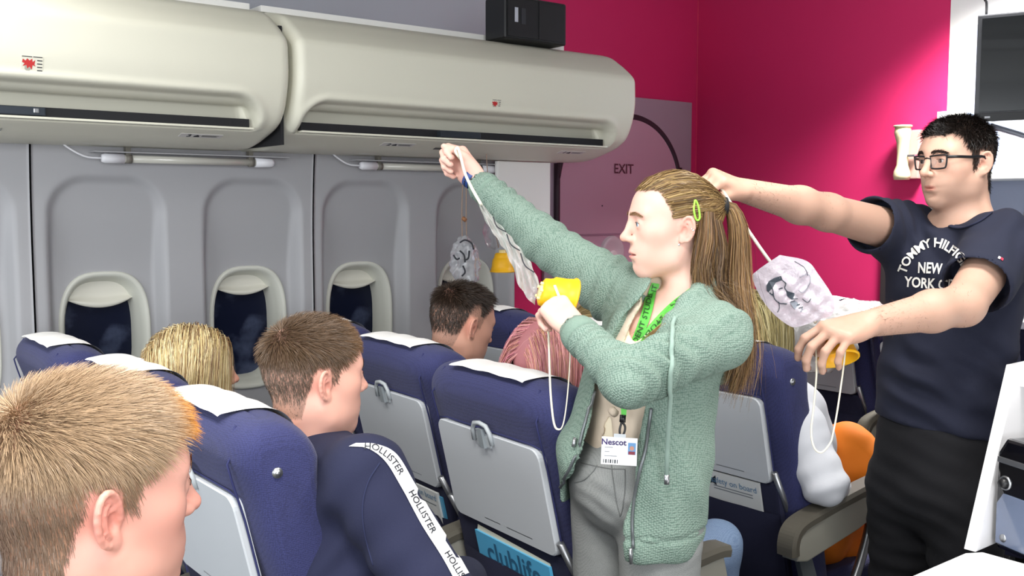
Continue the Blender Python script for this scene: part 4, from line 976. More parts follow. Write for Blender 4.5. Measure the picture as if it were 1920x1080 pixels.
def warp_text(name, s, bv, pts, size, m, parent, off=.003, bold=.0, spacing=None, flip=False):
    'lettering running along a pixel path on a surface; one mesh'
    P = spline(np.c_[np.array(pts, float), np.zeros(len(pts))], 80)[:, :2]; Ls = np.r_[0, np.cumsum(np.linalg.norm(np.diff(P, axis=0), axis=1))]
    v, f = text_geo(s, 1.0, bold); wd = v[:, 0].max()-v[:, 0].min(); x = (v[:, 0]-v[:, 0].min())/wd*Ls[-1]; out = []
    bad = set()
    for i, (xx, yy) in enumerate(zip(x, v[:, 1])):
        k = min(max(np.searchsorted(Ls, xx)-1, 0), len(P)-2); t = (xx-Ls[k])/(Ls[k+1]-Ls[k]+1e-9); p = P[k]+(P[k+1]-P[k])*t; d = P[k+1]-P[k]; d = d/(np.linalg.norm(d)+1e-9)
        q = p+np.array([d[1], -d[0]])*yy*size; h = drop(bv, *q, off)
        if h is None: bad.add(i); h = np.zeros(3)
        out.append(h)
    f = [t for t in f if not any(a in bad for a in t)]
    return pyd(name, out, f, m, parent)
bv = bvh_of(top); m_tape = mat('white_tape', 'eceaea', .8, bump=(300, .3, .001))
L1 = [(655, 838), (690, 842), (722, 866), (752, 915), (790, 985), (828, 1045), (850, 1085)]; L2 = [(668, 832), (705, 834), (742, 852), (775, 905), (814, 972), (852, 1030), (878, 1075)]
tp = strip('sleeve_tape', bv, L1, L2, m_tape, top, 50)
warp_text('tape_lettering', 'HOLLISTER', bv, [(684, 839), (706, 842), (733, 862), (752, 890)], 16, m_ink, tp, .0032, .01)
warp_text('tape_lettering', 'HOLLISTER', bv, [(768, 922), (790, 960), (812, 1000)], 16, m_ink, tp, .0032, .01)
warp_text('tape_lettering', 'HOLLISTER', bv, [(836, 1037), (852, 1062), (868, 1088), (880, 1110)], 16, m_ink, tp, .0032, .01)
tube('arm_seam', path_on(bv, [(712, 868), (690, 905), (680, 950), (684, 1000), (700, 1060)], .0005, 30), .0016, mat('collar_navy'), top, 6)
pr = []
for sd in (-1, 1):
    kn = V3(-1.83+sd*.12, 1.42-.10*(sd < 0), .58); pr += [cone((-1.83+sd*.09, 1.0, .52), kn, .085, .062, .05), cone(kn, (kn[0], kn[1]+.02, .10), .06, .045, .03)]
lo, hi = (-2.15, .85, .0), (-1.55, 1.6, .75); V, Q = sdf_mesh(pr, lo, hi, .009); quads('trousers', relax(V, Q, 2), Q, m_black, o)
# ---------------- blonde woman in the middle seat
c = A(362, 700, 2.47); M = head_frame(dv(1, .62, -.03)); s = .96
nk = c+M@V3(0, -.022, -.06)*s; nb = c-UP*.22
o, L, N, LA = build_body('blonde woman with highlighted straight hair in front of the second window', c, M, s, [cone(nk, nb, .052, .056, .03)], .0034, [c+UP*.1, nb, c+M[:, 1]*.09, c-M[:, 1]*.09], 'dca48e', dict(fem=True), dict(lips='c2736a'), pad=.10)
def hl(cols, wts):
    cs = np.array([lin(x) for x in cols])
    def f(p, n):
        k = RNG.choice(len(cs), n, p=wts); return cs[k]*RNG.uniform(.75, 1.2, (n, 1))
    return f
cap(o, M, c, s, '8a744e', .040)
long_hair(o, M, c, s, 11000, .30, hl(['c9b27e', 'e0cfa2', '8a6a44', '6d5138'], [.35, .3, .2, .15]), .0014, part=.01, vol=.018, front=.03)
seated_clothes(o, c, (-2.40, .98), mat('grey_knit', '6a6a74', .9), m_black)
# ---------------- boy with the faded haircut
c = A(866, 610, 2.93); M = head_frame(dv(1, .75, -.38)); s = .98
nk = c+M@V3(0, -.025, -.055)*s; nb = A(845, 690, 2.95)
o, L, N, LA = build_body('boy with a faded dark haircut looking down in the second row', c, M, s, [cone(nk, nb, .056, .060, .03), cone(nb, nb-UP*.12, .062, .10, .05)], .0034, [c+UP*.1, nb-UP*.1, c+M[:, 1]*.09, c-M[:, 1]*.09], 'cf9d88', {}, dict(lips='b06a60'), scalp='4a4038', scalpk=.45, pad=.10)
short_hair(o, L, N, M, c, s, hair_mask(L, .045), lambda p: .012+.030*sstep(.04, .09, p[:, 2]), dir_short, lambda p: np.tile(lin('33271f'), (len(p), 1)), 12000, .0016, 4, lambda p: .3+.3*sstep(.04, .09, p[:, 2])+.2*sstep(.03, .08, p[:, 1]))
short_hair(o, L, N, M, c, s, hair_mask(L), lambda p: .003+.004*sstep(-.03, .06, p[:, 2]), dir_short, lambda p: np.tile(lin('4a3c32'), (len(p), 1)), 5000, .0010, 2, .5, name='hair_fade')
brows(o, M, c, s, '2e221c')
seated_clothes(o, c, (-2.37, 1.72), mat('charcoal_jersey', '2a2b33', .9), m_black)
# ---------------- pink-haired person in jeans
c = A(1035, 688, 2.38); M = head_frame(dv(1, .95, -.12)); s = .93
nk = c+M@V3(0, -.022, -.06)*s; nb = c-UP*.22
o, L, N, LA = build_body('person with pink hair and pale jeans in front of the standing woman', c, M, s, [cone(nk, nb, .050, .054, .03)], .004, [c+UP*.1, nb, c+M[:, 1]*.09, c-M[:, 1]*.09], 'dca792', dict(fem=True), {}, pad=.10)
cap(o, M, c, s, 'a06468', .040)
long_hair(o, M, c, s, 6600, .34, hl(['c98a84', 'd79c9c', 'b8707c', 'c99a76', 'a8606c'], [.3, .25, .2, .15, .1]), .0016, vol=.018, front=.03)
m_denim = mat('pale_denim', '8fa6c6', .85, weave=(420, .3, '6f88ac'), var=(12, .12))
seated_clothes(o, c, (-1.775, 1.66), mat('grey_knit'), m_denim, knees=[V3(-1.90, 2.05, .57), A(1345, 1020, 2.62)], res=.007)
# ---------------- passenger in the far middle seat
c = A(1098, 640, 3.35); M = head_frame(dv(1, .9, -.05)); s = .96; nb = c-UP*.22
o, L, N, LA = build_body('fair-haired passenger half hidden behind the yellow mask and the standing woman', c, M, s, [cone(c-UP*.06, nb, .052, .056, .03)], .005, [c+UP*.1, nb, c+M[:, 1]*.09, c-M[:, 1]*.09], 'dca792', {}, {}, scalp='8d7a54', pad=.10)
short_hair(o, L, N, M, c, s, hair_mask(L), lambda p: .02+.02*sstep(.02, .085, p[:, 2]), dir_short, lambda p: np.tile(lin('9a8658'), (len(p), 1)), 4000, .0024, 4, .35)
seated_clothes(o, c, (-2.41, 2.44), mat('grey_knit'), m_black)
# ---------------- passenger in white with orange trousers
c = A(1420, 618, 2.98); M = head_frame(dv(.9, 1, -.1)); s = .96; nb = c-UP*.22+AW*.0
o, L, N, LA = build_body('fair-haired passenger in a white top and orange trousers', c, M, s, [cone(c-UP*.06, nb, .050, .054, .03)], .0045, [c+UP*.1, nb, c+M[:, 1]*.09, c-M[:, 1]*.09], 'dca792', dict(fem=True), {}, pad=.10)
cap(o, M, c, s, '7d7048', .040)
long_hair(o, M, c, s, 5500, .30, hl(['a89a68', 'c3b684', '7d7048', 'd2c79c'], [.35, .3, .2, .15]), .0024, vol=.02, front=.03)
hip = V3(-1.80, 2.50, .55); ch = V3(-1.78, 2.44, .93); sh = A(1494, 806, 2.74); el = A(1545, 905, 2.68); wr = A(1590, 935, 3.0)
pr = [ecap(hip, ch-UP*.1, (.15, .11), (.155, .11), (1, 0, 0), .03), ecap(ch-UP*.1, ch, (.155, .11), (.14, .08), (1, 0, 0), .05), cone(ch, sh, .075, .072, .05), cone(sh, el, .074, .060, .04), cone(el, wr, .054, .038, .03), cone(ch, nb-UP*.05, .065, .045, .04), cone(ch-V3(.14, 0, .02), ch-V3(.18, -.1, .28), .06, .05, .04)]
lo, hi = bounds([hip, ch, sh, el, wr, nb], .16); V, Q = sdf_mesh(pr, lo, hi, .0075); V = relax(V, Q, 2); Nn = vnormals(V, Q)
V = V+Nn*(.0045*np.sin(((V-el)@nrm(el-sh))*110+1.2*wob(V, 25, 2))*np.exp(-((V-el)**2).sum(1)/.012)+.0015*wob(V, 40, 8))[:, None]
quads('white_top', V, Q, mat('white_jersey', 'dadce2', .85, bump=(500, .2, .001)), o)
m_or = mat('orange_twill', 'ff8a1c', .75, bump=(400, .2, .001))
kR = A(1588, 842, 3.00); kL = A(1575, 960, 3.02); sR = A(1672, 905, 2.92); fL = A(1590, 1120, 3.05); fL[2] = .12
pr = [cone(hip+V3(.08, .02, -.02), kR, .09, .075, .05), cone(kR, sR, .075, .056, .04), cone(sR, sR+V3(.08, .02, -.20), .056, .045, .03), cone(hip+V3(-.06, .02, -.03), kL, .09, .07, .04), cone(kL, np.array([kL[0]+.02, kL[1]+.02, .36]), .07, .056, .03), cone(hip-V3(.08, 0, 0), hip+V3(.08, 0, 0), .11, .11, .05)]
lo, hi = bounds([hip, kR, kL, sR, sR+V3(.08, .02, -.2), (kL[0], kL[1], .36)], .13); V, Q = sdf_mesh(pr, lo, hi, .006); V = relax(V, Q, 2); Nn = vnormals(V, Q); V = V+Nn*(.003*wob(V, 55, 6))[:, None]
quads('orange_trousers', V, Q, m_or, o)
an = np.array([kL[0]+.02, kL[1]+.02, .0]); pr = [cone(an+UP*.38, an+UP*.12, .046, .036, .02), cone(an+UP*.1, an+V3(.05, .13, .05), .04, .036, .02)]
lo, hi = bounds([an+UP*.38, an, an+V3(.05, .15, .05)], .06); V, Q = sdf_mesh(pr, lo, hi, .006); quads('leg_skin', V, Q, mat('brown_tights', '6b4a40', .6), o)
ft = A(1618, 1045, 3.15); pr = [cone(ft+V3(0, -.04, 0), ft+V3(.05, .14, -.01), .040, .036, .02)]; lo, hi = bounds([ft, ft+V3(.05, .15, 0)], .08); V, Q = sdf_mesh(pr, lo, hi, .006); quads('shoe', V, Q, mat('blue_satin', '2a2f70', .35), o)
# ================================================================== hands
def hand(wr, f, n, right=True, s=1.0, curl=(1.2, 1.25, .8), spread=.0, thumb=(.55, .5), per=(0, 0, 0, 0), tin=.3):
    'prims of a hand; f towards the fingers, n palm normal; returns prims, fingertips and nail frames'
    f = nrm(f); n = np.asarray(n, float); n = nrm(n-f*(n@f)); t = np.cross(f, n)*(1 if right else -1)
    P = []; tips = []
    offs = [.030, .010, -.010, -.028]; kl = [.088, .092, .087, .078]; ph = [(.043, .026, .021), (.047, .029, .022), (.043, .027, .021), (.034, .020, .019)]; rr = [.0095, .0098, .0092, .0082]
    for i in range(4):
        b = wr+(t*offs[i]*.55+f*.012)*s; kn = wr+(t*offs[i]+f*kl[i]-n*.004)*s
        P.append(cone(b, kn, .0155*s, .0125*s, .016*s))
        d = f+t*offs[i]*spread*20; d = nrm(d); p = kn; a = 0
        for j in range(3):
            a += curl[j]+per[i]; dd = d*math.cos(a)+n*math.sin(a); q = p+dd*ph[i][j]*s; P.append(cone(p, q, (rr[i]-.0006*j)*s, (rr[i]-.0006*(j+1))*s, .004*s)); p = q
        tips.append((p, dd, nrm(np.cross(np.cross(dd, n*math.cos(a)-d*math.sin(a)), dd)), rr[i]*s))
    b0 = wr+(t*.020+f*.020+n*.006)*s; th1 = b0+(t*math.sin(thumb[0])*.045+f*math.cos(thumb[0])*.045+n*.012)*s
    d1 = nrm(f*math.cos(thumb[1])+n*math.sin(thumb[1])-t*tin); th2 = th1+d1*.033*s; d2 = nrm(d1+n*.35-t*.25); th3 = th2+d2*.026*s
    P += [cone(b0, th1, .017*s, .0125*s, .014*s), cone(th1, th2, .0115*s, .0105*s, .005*s), cone(th2, th3, .0105*s, .0085*s, .004*s)]
    tips.append((th3, d2, nrm(t*.6-n*.5), .009*s))
    P.append(ell(wr+(f*.045)*s+n*.004*s, (.036*s, .046*s, .015*s), np.stack([t, f, n], 1), k=.012*s))
    return P, tips
def nails(parent, tips, hexc='e6b8ae'):
    for p, d, u, r in tips:
        R = axes_from(u, d); q = p-d*r*.1+u*r*.72
        a = np.linspace(0, 2*PI, 12, endpoint=False); v = [q+R[:, 0]*math.cos(x)*r*.75+R[:, 1]*math.sin(x)*r*.62 for x in a]+[q+u*r*.16]
        pyd('nail', v, [(i, (i+1) % 12, 12) for i in range(12)], mat('nail_'+hexc, hexc, .3), parent, True)
# ================================================================== the standing woman
WF = head_frame(dv(-1, -.10, -.02)); Wc = A(1259, 425, 1.99); Ws = .87
RS = A(1152, 545, 2.12); RE = A(1015, 447, 2.22); RW = A(902, 347, 2.30); LS = A(1350, 632, 1.87); LE = A(1176, 714, 1.72); LW = A(1082, 622, 1.86)
Sx = LS-RS; Sx[2] = 0; Sx = nrm(Sx); NB = A(1288, 575, 2.0); CH = A(1240, 640, 2.0); WA = A(1205, 800, 2.0); HP = A(1190, 960, 2.0)
rf = nrm(RW-RE); hR, tR = hand(RW+rf*.012, nrm(rf+UP*.25-RT*.1), dv(-.55, -.8, -.25), True, .90, (1.15, 1.35, .9), thumb=(.35, .55), per=(-.12, 0, .05, .10), tin=-.1)
lf_ = nrm(LW-LE); hL, tL = hand(LW+lf_*.008, nrm(lf_+UP*.3-RT*.25), dv(-.45, .85, -.15), False, .86, (1.0, 1.25, .8), thumb=(.3, .6), tin=-.1)
skin = [cone(Wc+WF@V3(0, -.034, -.06)*Ws, NB+CR*.006, .044, .048, .022), ecap(NB-UP*.01, CH, (.062, .048), (.104, .072), Sx, .05), ecap(CH, WA, (.104, .072), (.10, .07), Sx, .04),
        cone(NB-UP*.035, RS, .035, .045, .04), cone(NB-UP*.03, LS, .035, .045, .04),
        cone(RS, RE, .045, .034, .03), cone(RE, RW, .034, .0235, .02), cone(LS, LE, .045, .034, .03), cone(LE, LW, .034, .0235, .02)]
HZW = [-.062, -.055, -.045, .032, .034, .022, .018, .042, .068, .080, .088]
def wpaint(V, C):
    for hw in (RW+rf*.07, LW+lf_*.06):
        m = .35*np.exp(-((V-hw)**2).sum(1)/.0022)*(.6+.4*wob(V, 160, 3)); C = C*(1-m[:, None])+np.array(lin('d98878'))*m[:, None]
    return C
wo, L, N, LA = build_body('young woman in a green hoodie demonstrating an oxygen mask in the aisle', Wc, WF, Ws, skin+hR+hL, .0031, [Wc+UP*.1, RW+rf*.1, LW-RT*.05, WA, LE, LS, RS], 'e4b9a9', dict(fem=True, jaw=.97, nose=1.02), dict(blush=1.15, lips='cf8480'), iris='6f93ab', scalp='7d6444', scalpk=.8, paint=wpaint, hz=HZW, pad=.12)
nails(wo, tR[:4]+tR[4:]); nails(wo, tL)
brows(wo, WF, Wc, Ws, '8d6c4e', .8)
# hair combed back to the tie
r_ = np.array([.0755, .099, .089]); cc = np.array([0, -.012, .030]); TIE = np.array([.004, -.120, .046])
mk = hair_mask(L, hz=HZW); P0, N0 = pick(L, N, mk, 14000); a = (P0-cc)/r_; fac = np.linalg.norm(a, axis=1)[:, None]; a /= np.linalg.norm(a, axis=1)[:, None]; b = (TIE-cc)/r_; b /= np.linalg.norm(b)
om = np.arccos(np.clip(a@b, -1, 1))[:, None]; SEG = 8; P = []; lay = RNG.uniform(.001, .007, len(P0))
for t in np.linspace(0, 1, SEG):
    q = (np.sin((1-t)*om)*a+np.sin(t*om)*b)/(np.sin(om)+1e-6); wv = .004*np.sin(t*9+a[:, 2]*14)*math.sin(t*PI)
    P.append(cc+q*(r_+(lay*math.sin(min(1, t*4+.25)*PI/2))[:, None])*(1+(np.maximum(fac, 1)-1)*max(0, 1-t*1.6))+np.stack([0*wv, 0*wv, wv-.006*math.sin(t*PI)*(a[:, 2] < .1)*(a[:, 1] < -.3)], -1))
P = np.stack(P, 1); fin = TIE+RNG.normal(0, .006, (len(P0), 3)); P = P+(fin[:, None]-P[:, -1:])*(np.linspace(0, 1, SEG)**4)[None, :, None]
hc = hl(['8b6f47', '6d5334', 'a58a5a', '574028'], [.4, .3, .18, .12]); nn = (P-cc)/r_**2; nn /= np.linalg.norm(nn, axis=2, keepdims=True)
hair = ribbons((P*Ws)@WF.T+Wc, nn@WF.T, .0015, hc(None, len(P)), 'hair', wo)
def lock(name, G, n, rad, m_col, parent, wave=.003, wd=.0013, taper=.9, S_=14, seed=1):
    'a hanging lock: strands that follow guide points G with radii rad'
    G = spline(G, S_); T, N1, B1 = frames(G); r0 = np.interp(np.linspace(0, 1, S_), np.linspace(0, 1, len(rad)), rad)
    an = RNG.uniform(0, 2*PI, n); rr = np.sqrt(RNG.uniform(0, 1, n)); tt = np.linspace(0, 1, S_); ph = RNG.uniform(0, 6, n)
    off = (np.cos(an)*rr)[:, None, None]*N1[None]*r0[None, :, None]+(np.sin(an)*rr)[:, None, None]*B1[None]*r0[None, :, None]
    W = G[None]+off+wave*np.sin(tt*9+ph[:, None])[..., None]*N1[None]*tt[None, :, None]
    fl = RNG.uniform(0, 1, n)**5*.03; W = W+fl[:, None, None]*(RNG.normal(0, 1, (n, 1, 3)))*(tt**2)[None, :, None]
    L_ = RNG.uniform(taper, 1, n); i2 = tt[None]*L_[:, None]*(S_-1); k = np.clip(i2.astype(int), 0, S_-2); fr = (i2-k)[..., None]; ar = np.arange(n)[:, None]; W = W[ar, k]*(1-fr)+W[ar, k+1]*fr
    o_ = off/(np.linalg.norm(off, axis=2, keepdims=True)+1e-9)
    return ribbons(W, o_, wd, m_col(None, n), name, parent)
tie = Wc+WF@TIE*Ws
lock('ponytail', [tie, A(1372, 392, 2.00), A(1386, 440, 2.0), A(1384, 530, 1.99), A(1392, 610, 1.96), A(1392, 670, 1.95), A(1374, 735, 1.95)], 5200, [.007, .014, .020, .024, .022, .018, .007], hl(['8b6d48', '6b4f33', 'a58657', '5a4230', '9c7448'], [.35, .25, .15, .15, .1]), wo, .004)
lock('loose_lock', [A(1326, 400, 1.94), A(1324, 450, 1.93), A(1316, 500, 1.93), A(1322, 545, 1.935), A(1350, 575, 1.93), A(1385, 630, 1.91)], 1500, [.014, .022, .020, .018, .014, .008], hl(['6b5236', '4e3a28', '8b6f47', '7c5a3c'], [.35, .3, .2, .15]), wo, .008)
lock('loose_lock', [A(1338, 415, 1.95), A(1345, 470, 1.945), A(1342, 520, 1.95), A(1352, 560, 1.95), A(1380, 610, 1.93)], 1500, [.016, .022, .022, .018, .010], hl(['5a432d', '4a3726', '7d6340'], [.4, .35, .25]), wo, .010)
lock('loose_lock', [A(1330, 530, 1.93), A(1290, 570, 1.88), A(1252, 600, 1.86), A(1205, 640, 1.85)], 60, [.008, .004, .003, .002], hl(['a07a4c', '8b6d48'], [.6, .4]), wo, .002)
tube('hair_tie', [tie+WF[:, 1]*.004, tie-WF[:, 1]*.009], .0175, mat('hair_tie_black', '1b1d20', .7), wo, 14)
clip = [A(*q) for q in ((1303, 375, 1.905), (1301, 392, 1.90), (1304, 408, 1.902), (1308, 413, 1.904), (1312, 408, 1.905), (1310, 390, 1.905), (1306, 378, 1.906), (1303, 375, 1.905))]
tube('hair_clip', spline(clip, 40), .0019, mat('neon_green', '9df04a', .35), wo, 8)
for q, r in (((1273, 459, 1.905), .0026), ((1300, 432, 1.905), .0022), ((1297, 429, 1.907), .002)):
    p = A(*q); lathe('ear_stud', [(0, r), (r*.7, r*.7), (r, 0), (r*.7, -r*.7), (0, -r)], mat('stud_silver', 'e8e8ec', .15, metal=.9), wo, (np.eye(3), p), 12)
# ---- hoodie
OPN = np.array([(500, 1236, 1325), (530, 1222, 1312), (560, 1203, 1288), (600, 1166, 1262), (640, 1145, 1240), (680, 1130, 1224), (728, 1117, 1213), (791, 1107, 1207), (844, 1095, 1201), (897, 1069, 1190), (960, 1040, 1176), (1036, 1015, 1177), (1100, 1005, 1177)], float)
AXC = np.array([(480, 1270), (560, 1262), (650, 1236), (760, 1203), (860, 1188), (960, 1181), (1060, 1181)], float)
dW = 1.99; zof = lambda y: A(1200, y, 1.93)[2]
oz = np.array([zof(y) for y in OPN[:, 0]])[::-1]; az = np.array([zof(y) for y in AXC[:, 0]])[::-1]
def axis_at(z):
    x = np.interp(z, az, AXC[::-1, 1]); return x
def opening(p, grow=0.0):
    z = p[:, 2]; xc = (axis_at(z)-960)/FPX*dW; rel = p-CAM; a = rel@CR; dep = rel@AW
    sc = dep/ (FPX); aL = (np.interp(z, oz, OPN[::-1, 1])-960)*sc-grow; aR = (np.interp(z, oz, OPN[::-1, 2])-960)*sc+grow
    return np.maximum(np.maximum(aL-a, a-aR), dep-(dW+.012)).astype(np.float32)
def axp(y, d=dW): return A(np.interp(y, AXC[:, 0], AXC[:, 1]), y, d)
hood_t = [ecap(axp(590), axp(700), (.120, .090), (.142, .110), Sx, .04), ecap(axp(700), axp(860), (.142, .110), (.168, .132), Sx, .04), ecap(axp(860), axp(975), (.168, .132), (.165, .130), Sx, .03),
          cone(NB-UP*.045, RS+UP*.0, .060, .062, .05), cone(NB-UP*.045, LS, .060, .057, .05)]
def cutlow(p): return (p[:, 2]-(A(1200, 1040, 1.9)[2]+.0*p[:, 0])).astype(np.float32)
def flaplow(p):                        # her right front hem rides a little higher
    return p[:, 2]-zof(1032)-sstep(0, .16, (p-axp(960))@(-CR))*.060
hoodie = hood_t+[shell(.0105), fn(opening, 's', .004), fn(lambda p: flaplow(p).astype(np.float32)*1.0, 's', .004),
          fn(lambda p: (np.linalg.norm((p-A(1275, 520, 2.0))*np.array([1, 1, .8], np.float32), axis=1)-.068).astype(np.float32), 's', .01)]
hoodie += [cone(RS, RE, .064, .050, .035), cone(RE, RW-rf*.004, .050, .036, .02), cone(LS, LE, .058, .046, .03), cone(LE, LW-lf_*.004, .046, .035, .015)]
hoodie += [fn((lambda w0, d0: (lambda p: np.maximum(np.linalg.norm(np.cross(p-w0, d0), axis=1)-.027, -((p-w0)@d0)-.05).astype(np.float32)))(W_, D_), 's', .003) for W_, D_ in ((RW, rf), (LW, lf_))]
for path, r in (([(1322, 530, 1.95), (1292, 566, 1.90), (1262, 605, 1.865), (1238, 645, 1.85)], .017), ([(1226, 520, 2.05), (1200, 568, 2.02), (1164, 606, 1.985), (1140, 650, 1.965)], .015), ([(1322, 530, 1.95), (1350, 545, 2.0), (1345, 540, 2.08), (1290, 522, 2.12), (1240, 515, 2.08)], .022)):
    G = [A(*q) for q in path]; hoodie += [cone(a_, b_, r, r, .02) for a_, b_ in zip(G[:-1], G[1:])]
hoodie += [ell(A(1345, 592, 2.03), (.055, .050, .055), k=.03), ell(A(1340, 645, 2.05), (.055, .05, .09), k=.03)]
HB = A(1245, 1000, 1.95)
lo, hi = bounds([RW+rf*.02, LS, LE, LW, A(1181, 1075, 1.99), A(1181, 1075, 2.1), A(1350, 600, 2.1)], .17)
V, Q = sdf_mesh(hoodie, lo, hi, .0048); V = relax(V, Q, 2, .45); Nn = vnormals(V, Q)
def folds(V, c, d, lam, amp, rad, seed): return amp*np.sin(((V-c)@nrm(d))*2*PI/lam+1.6*wob(V, 22, seed))*np.exp(-((V-c)**2).sum(1)/(rad*rad))
dsp = folds(V, RW-rf*.05, rf, .030, .0045, .075, 1)+folds(V, RE-rf*.02, rf+UP*.4, .05, .0035, .10, 2)+folds(V, RS, rf-UP*.3, .045, .006, .10, 3)
dsp += folds(V, LE+(LS-LE)*.25, lf_*.6+nrm(LS-LE)*.6, .036, .0085, .09, 4)+folds(V, LW-lf_*.05, lf_, .028, .0035, .05, 5)+folds(V, LS, Sx-UP*.6, .05, .004, .09, 6)
dsp += folds(V, axp(870), CR*1.0+UP*.35, .075, .006, .22, 7)+.0025*wob(V, 40, 8)-.005*np.exp(-((V[:, 2]-zof(985))/.0045)**2)*((V-LE)@(-UP) > .1)
V = V+Nn*dsp[:, None]
m_hood = mat('green_waffle_knit', '84988c', .95, weave=(250, 1.0, '5f776b', (.2, .5, .4)), var=(10, .06))
hd = quads('hoodie', V, Q, m_hood, wo); bvh = bvh_of(hd)
# ribbed cuffs and hem
m_rib = mat('green_rib', '778d80', .92, bump=(260, .5, .003))
for W_, D_ in ((RW, rf), (LW, lf_)):
    G = [W_-D_*.030, W_-D_*.022, W_-D_*.005, W_+D_*.004, W_+D_*.003]; tube('cuff', G, [.0345, .0375, .0365, .034, .027], m_rib, hd, 24)
# zip edges: metal teeth along both front edges
m_zip = mat('zip_metal', '6f7476', .4, metal=.6)
zl = [(1122, 728), (1104, 800), (1092, 845), (1066, 898), (1037, 957)]; zr = [(1216, 765), (1210, 800), (1204, 845), (1193, 890), (1180, 962), (1181, 1028)]
for z_ in (zl, zr):
    P = path_on(bvh, [(x-7 if z_ is zl else x+6, y) for x, y in z_], .003, 40)
    if len(P) > 6: tube('zip', P, .0032, m_zip, hd, 6)
p = drop(bvh, 1184, 1026, .006)
if p is not None:
    tube('zip_pull', [p, p-UP*.012, p-UP*.03], [.004, .0055, .004], m_metal, hd, 8, .5)
# hanging cords
P = path_on(bvh, [(1266, 598), (1259, 640), (1256, 700), (1255, 738)], .005, 20); tail = [P[-1]+(A(1251, 849, 1.80)-P[-1])*t for t in np.linspace(.15, 1, 8)]+[A(1250, 890, 1.80)]
m_cord = mat('green_cord', '8ba196', .9)
tube('drawstring', np.vstack([P, tail]), .0042, m_cord, hd, 8); tube('cord_tip', [A(1250, 890, 1.80), A(1250, 908, 1.80)], .0052, m_metal, hd, 10)
tube('cord_tip', [drop(bvh, 1083, 822, .006), drop(bvh, 1079, 840, .006)], .004, m_metal, hd, 8)
# ---- layers under the hoodie
def neckv(pts_y, grow=0):                       # V-shaped neckline between two pixel edges
    T_ = np.array(pts_y, float); zz = np.array([zof(y) for y in T_[:, 0]])[::-1]
    def f(p):
        z = p[:, 2]; rel = p-CAM; a_ = rel@CR; sc = (rel@AW)/FPX; aL = (np.interp(z, zz, T_[::-1, 1])-960)*sc; aR = (np.interp(z, zz, T_[::-1, 2])-960)*sc
        return np.maximum(np.maximum(aL-a_, a_-aR), (rel@AW)-(dW+.01)).astype(np.float32)
    return f
body_t = [ecap(axp(585), axp(700), (.108, .078), (.128, .096), Sx, .04), ecap(axp(700), axp(830), (.128, .096), (.130, .098), Sx, .04), cone(NB-UP*.05, RS, .045, .045, .05), cone(NB-UP*.05, LS, .045, .045, .05)]
def above(y): zc = zof(y); return fn(lambda p: (p[:, 2]-zc).astype(np.float32), 's', .003)
lo2, hi2 = bounds([RS, LS, axp(900), axp(560)], .17)
pr = body_t+[above(862), fn(neckv([(440, 1150, 1390), (540, 1200, 1310), (573, 1206, 1264), (600, 1190, 1242), (640, 1173, 1206), (660, 1178, 1195), (672, 1186, 1188), (680, 1192, 1180), (760, 1160, 1150), (775, 1147, 1149), (800, 1138, 1152), (840, 1132, 1156), (880, 1128, 1160)]), 's', .003)]
V, Q = sdf_mesh(pr, lo2, hi2, .006); V = relax(V, Q, 2); Nn = vnormals(V, Q); V = V+Nn*(folds(V, axp(760, 1.9), CR, .03, .003, .12, 3))[:, None]
tp_ = quads('beige_top', V, Q, mat('beige_jersey', 'cbbba8', .9, bump=(500, .25, .001)), wo)
body_c = [ecap(axp(600), axp(700), (.103, .074), (.122, .091), Sx, .04), ecap(axp(700), axp(830), (.122, .091), (.124, .093), Sx, .04)]
pr = body_c+[above(850), fn(neckv([(440, 1100, 1400), (560, 1130, 1330), (585, 1190, 1262), (605, 1186, 1238), (625, 1180, 1212), (642, 1189, 1196), (650, 1195, 1189), (900, 1190, 1180)]), 's', .003)]
V, Q = sdf_mesh(pr, lo2, hi2, .007); quads('camisole', relax(V, Q, 2), Q, mat('cream_camisole', 'e9dcc2', .8), wo)
tube('top_tie', [A(1146, 768, 1.868), A(1150, 772, 1.862), A(1154, 776, 1.866)], .008, mat('beige_jersey'), tp_, 8)
# ---- jeans
m_jean = mat('grey_denim', '8b8d8b', .85, weave=(480, .3, '777a79'), var=(14, .10))
lk = HP-UP*.20; K = lambda sd: A(1190, 960, 2.0)+Sx*sd*.075
pr = [ecap(axp(820), axp(900), (.118, .090), (.140, .108), Sx, .03), ecap(axp(900), HP+UP*.075, (.140, .108), (.150, .112), Sx, .03)]
legpts = []
for sd in (-1, 1):
    a_ = HP+UP*.03+Sx*sd*.074; b_ = np.array([a_[0]+Sx[0]*sd*.005, a_[1]+Sx[1]*sd*.005, .46]); d_ = np.array([b_[0], b_[1], .09]); legpts += [b_, d_]
    pr += [cone(a_, b_, .088, .058, .014), cone(b_, d_, .056, .045, .03)]
pr.append(above(812) if False else fn(lambda p: (zof(822)-p[:, 2]).astype(np.float32), 's', .003))
lo3, hi3 = bounds(legpts+[axp(820), HP+Sx*.16, HP-Sx*.16], .15); lo3[2] = .03
V, Q = sdf_mesh(pr, lo3, hi3, .007); V = relax(V, Q, 2); Nn = vnormals(V, Q)
V = V+Nn*(folds(V, A(1120, 950, 1.9), UP+CR*.5, .034, .0014, .10, 2)+folds(V, A(1230, 1000, 1.9), UP-CR*.4, .038, .0014, .10, 5)+.0016*wob(V, 60, 4))[:, None]
jn = quads('jeans', V, Q, m_jean, wo); bj = bvh_of(jn); m_stitch = mat('grey_stitch', '6c6e6d', .8)
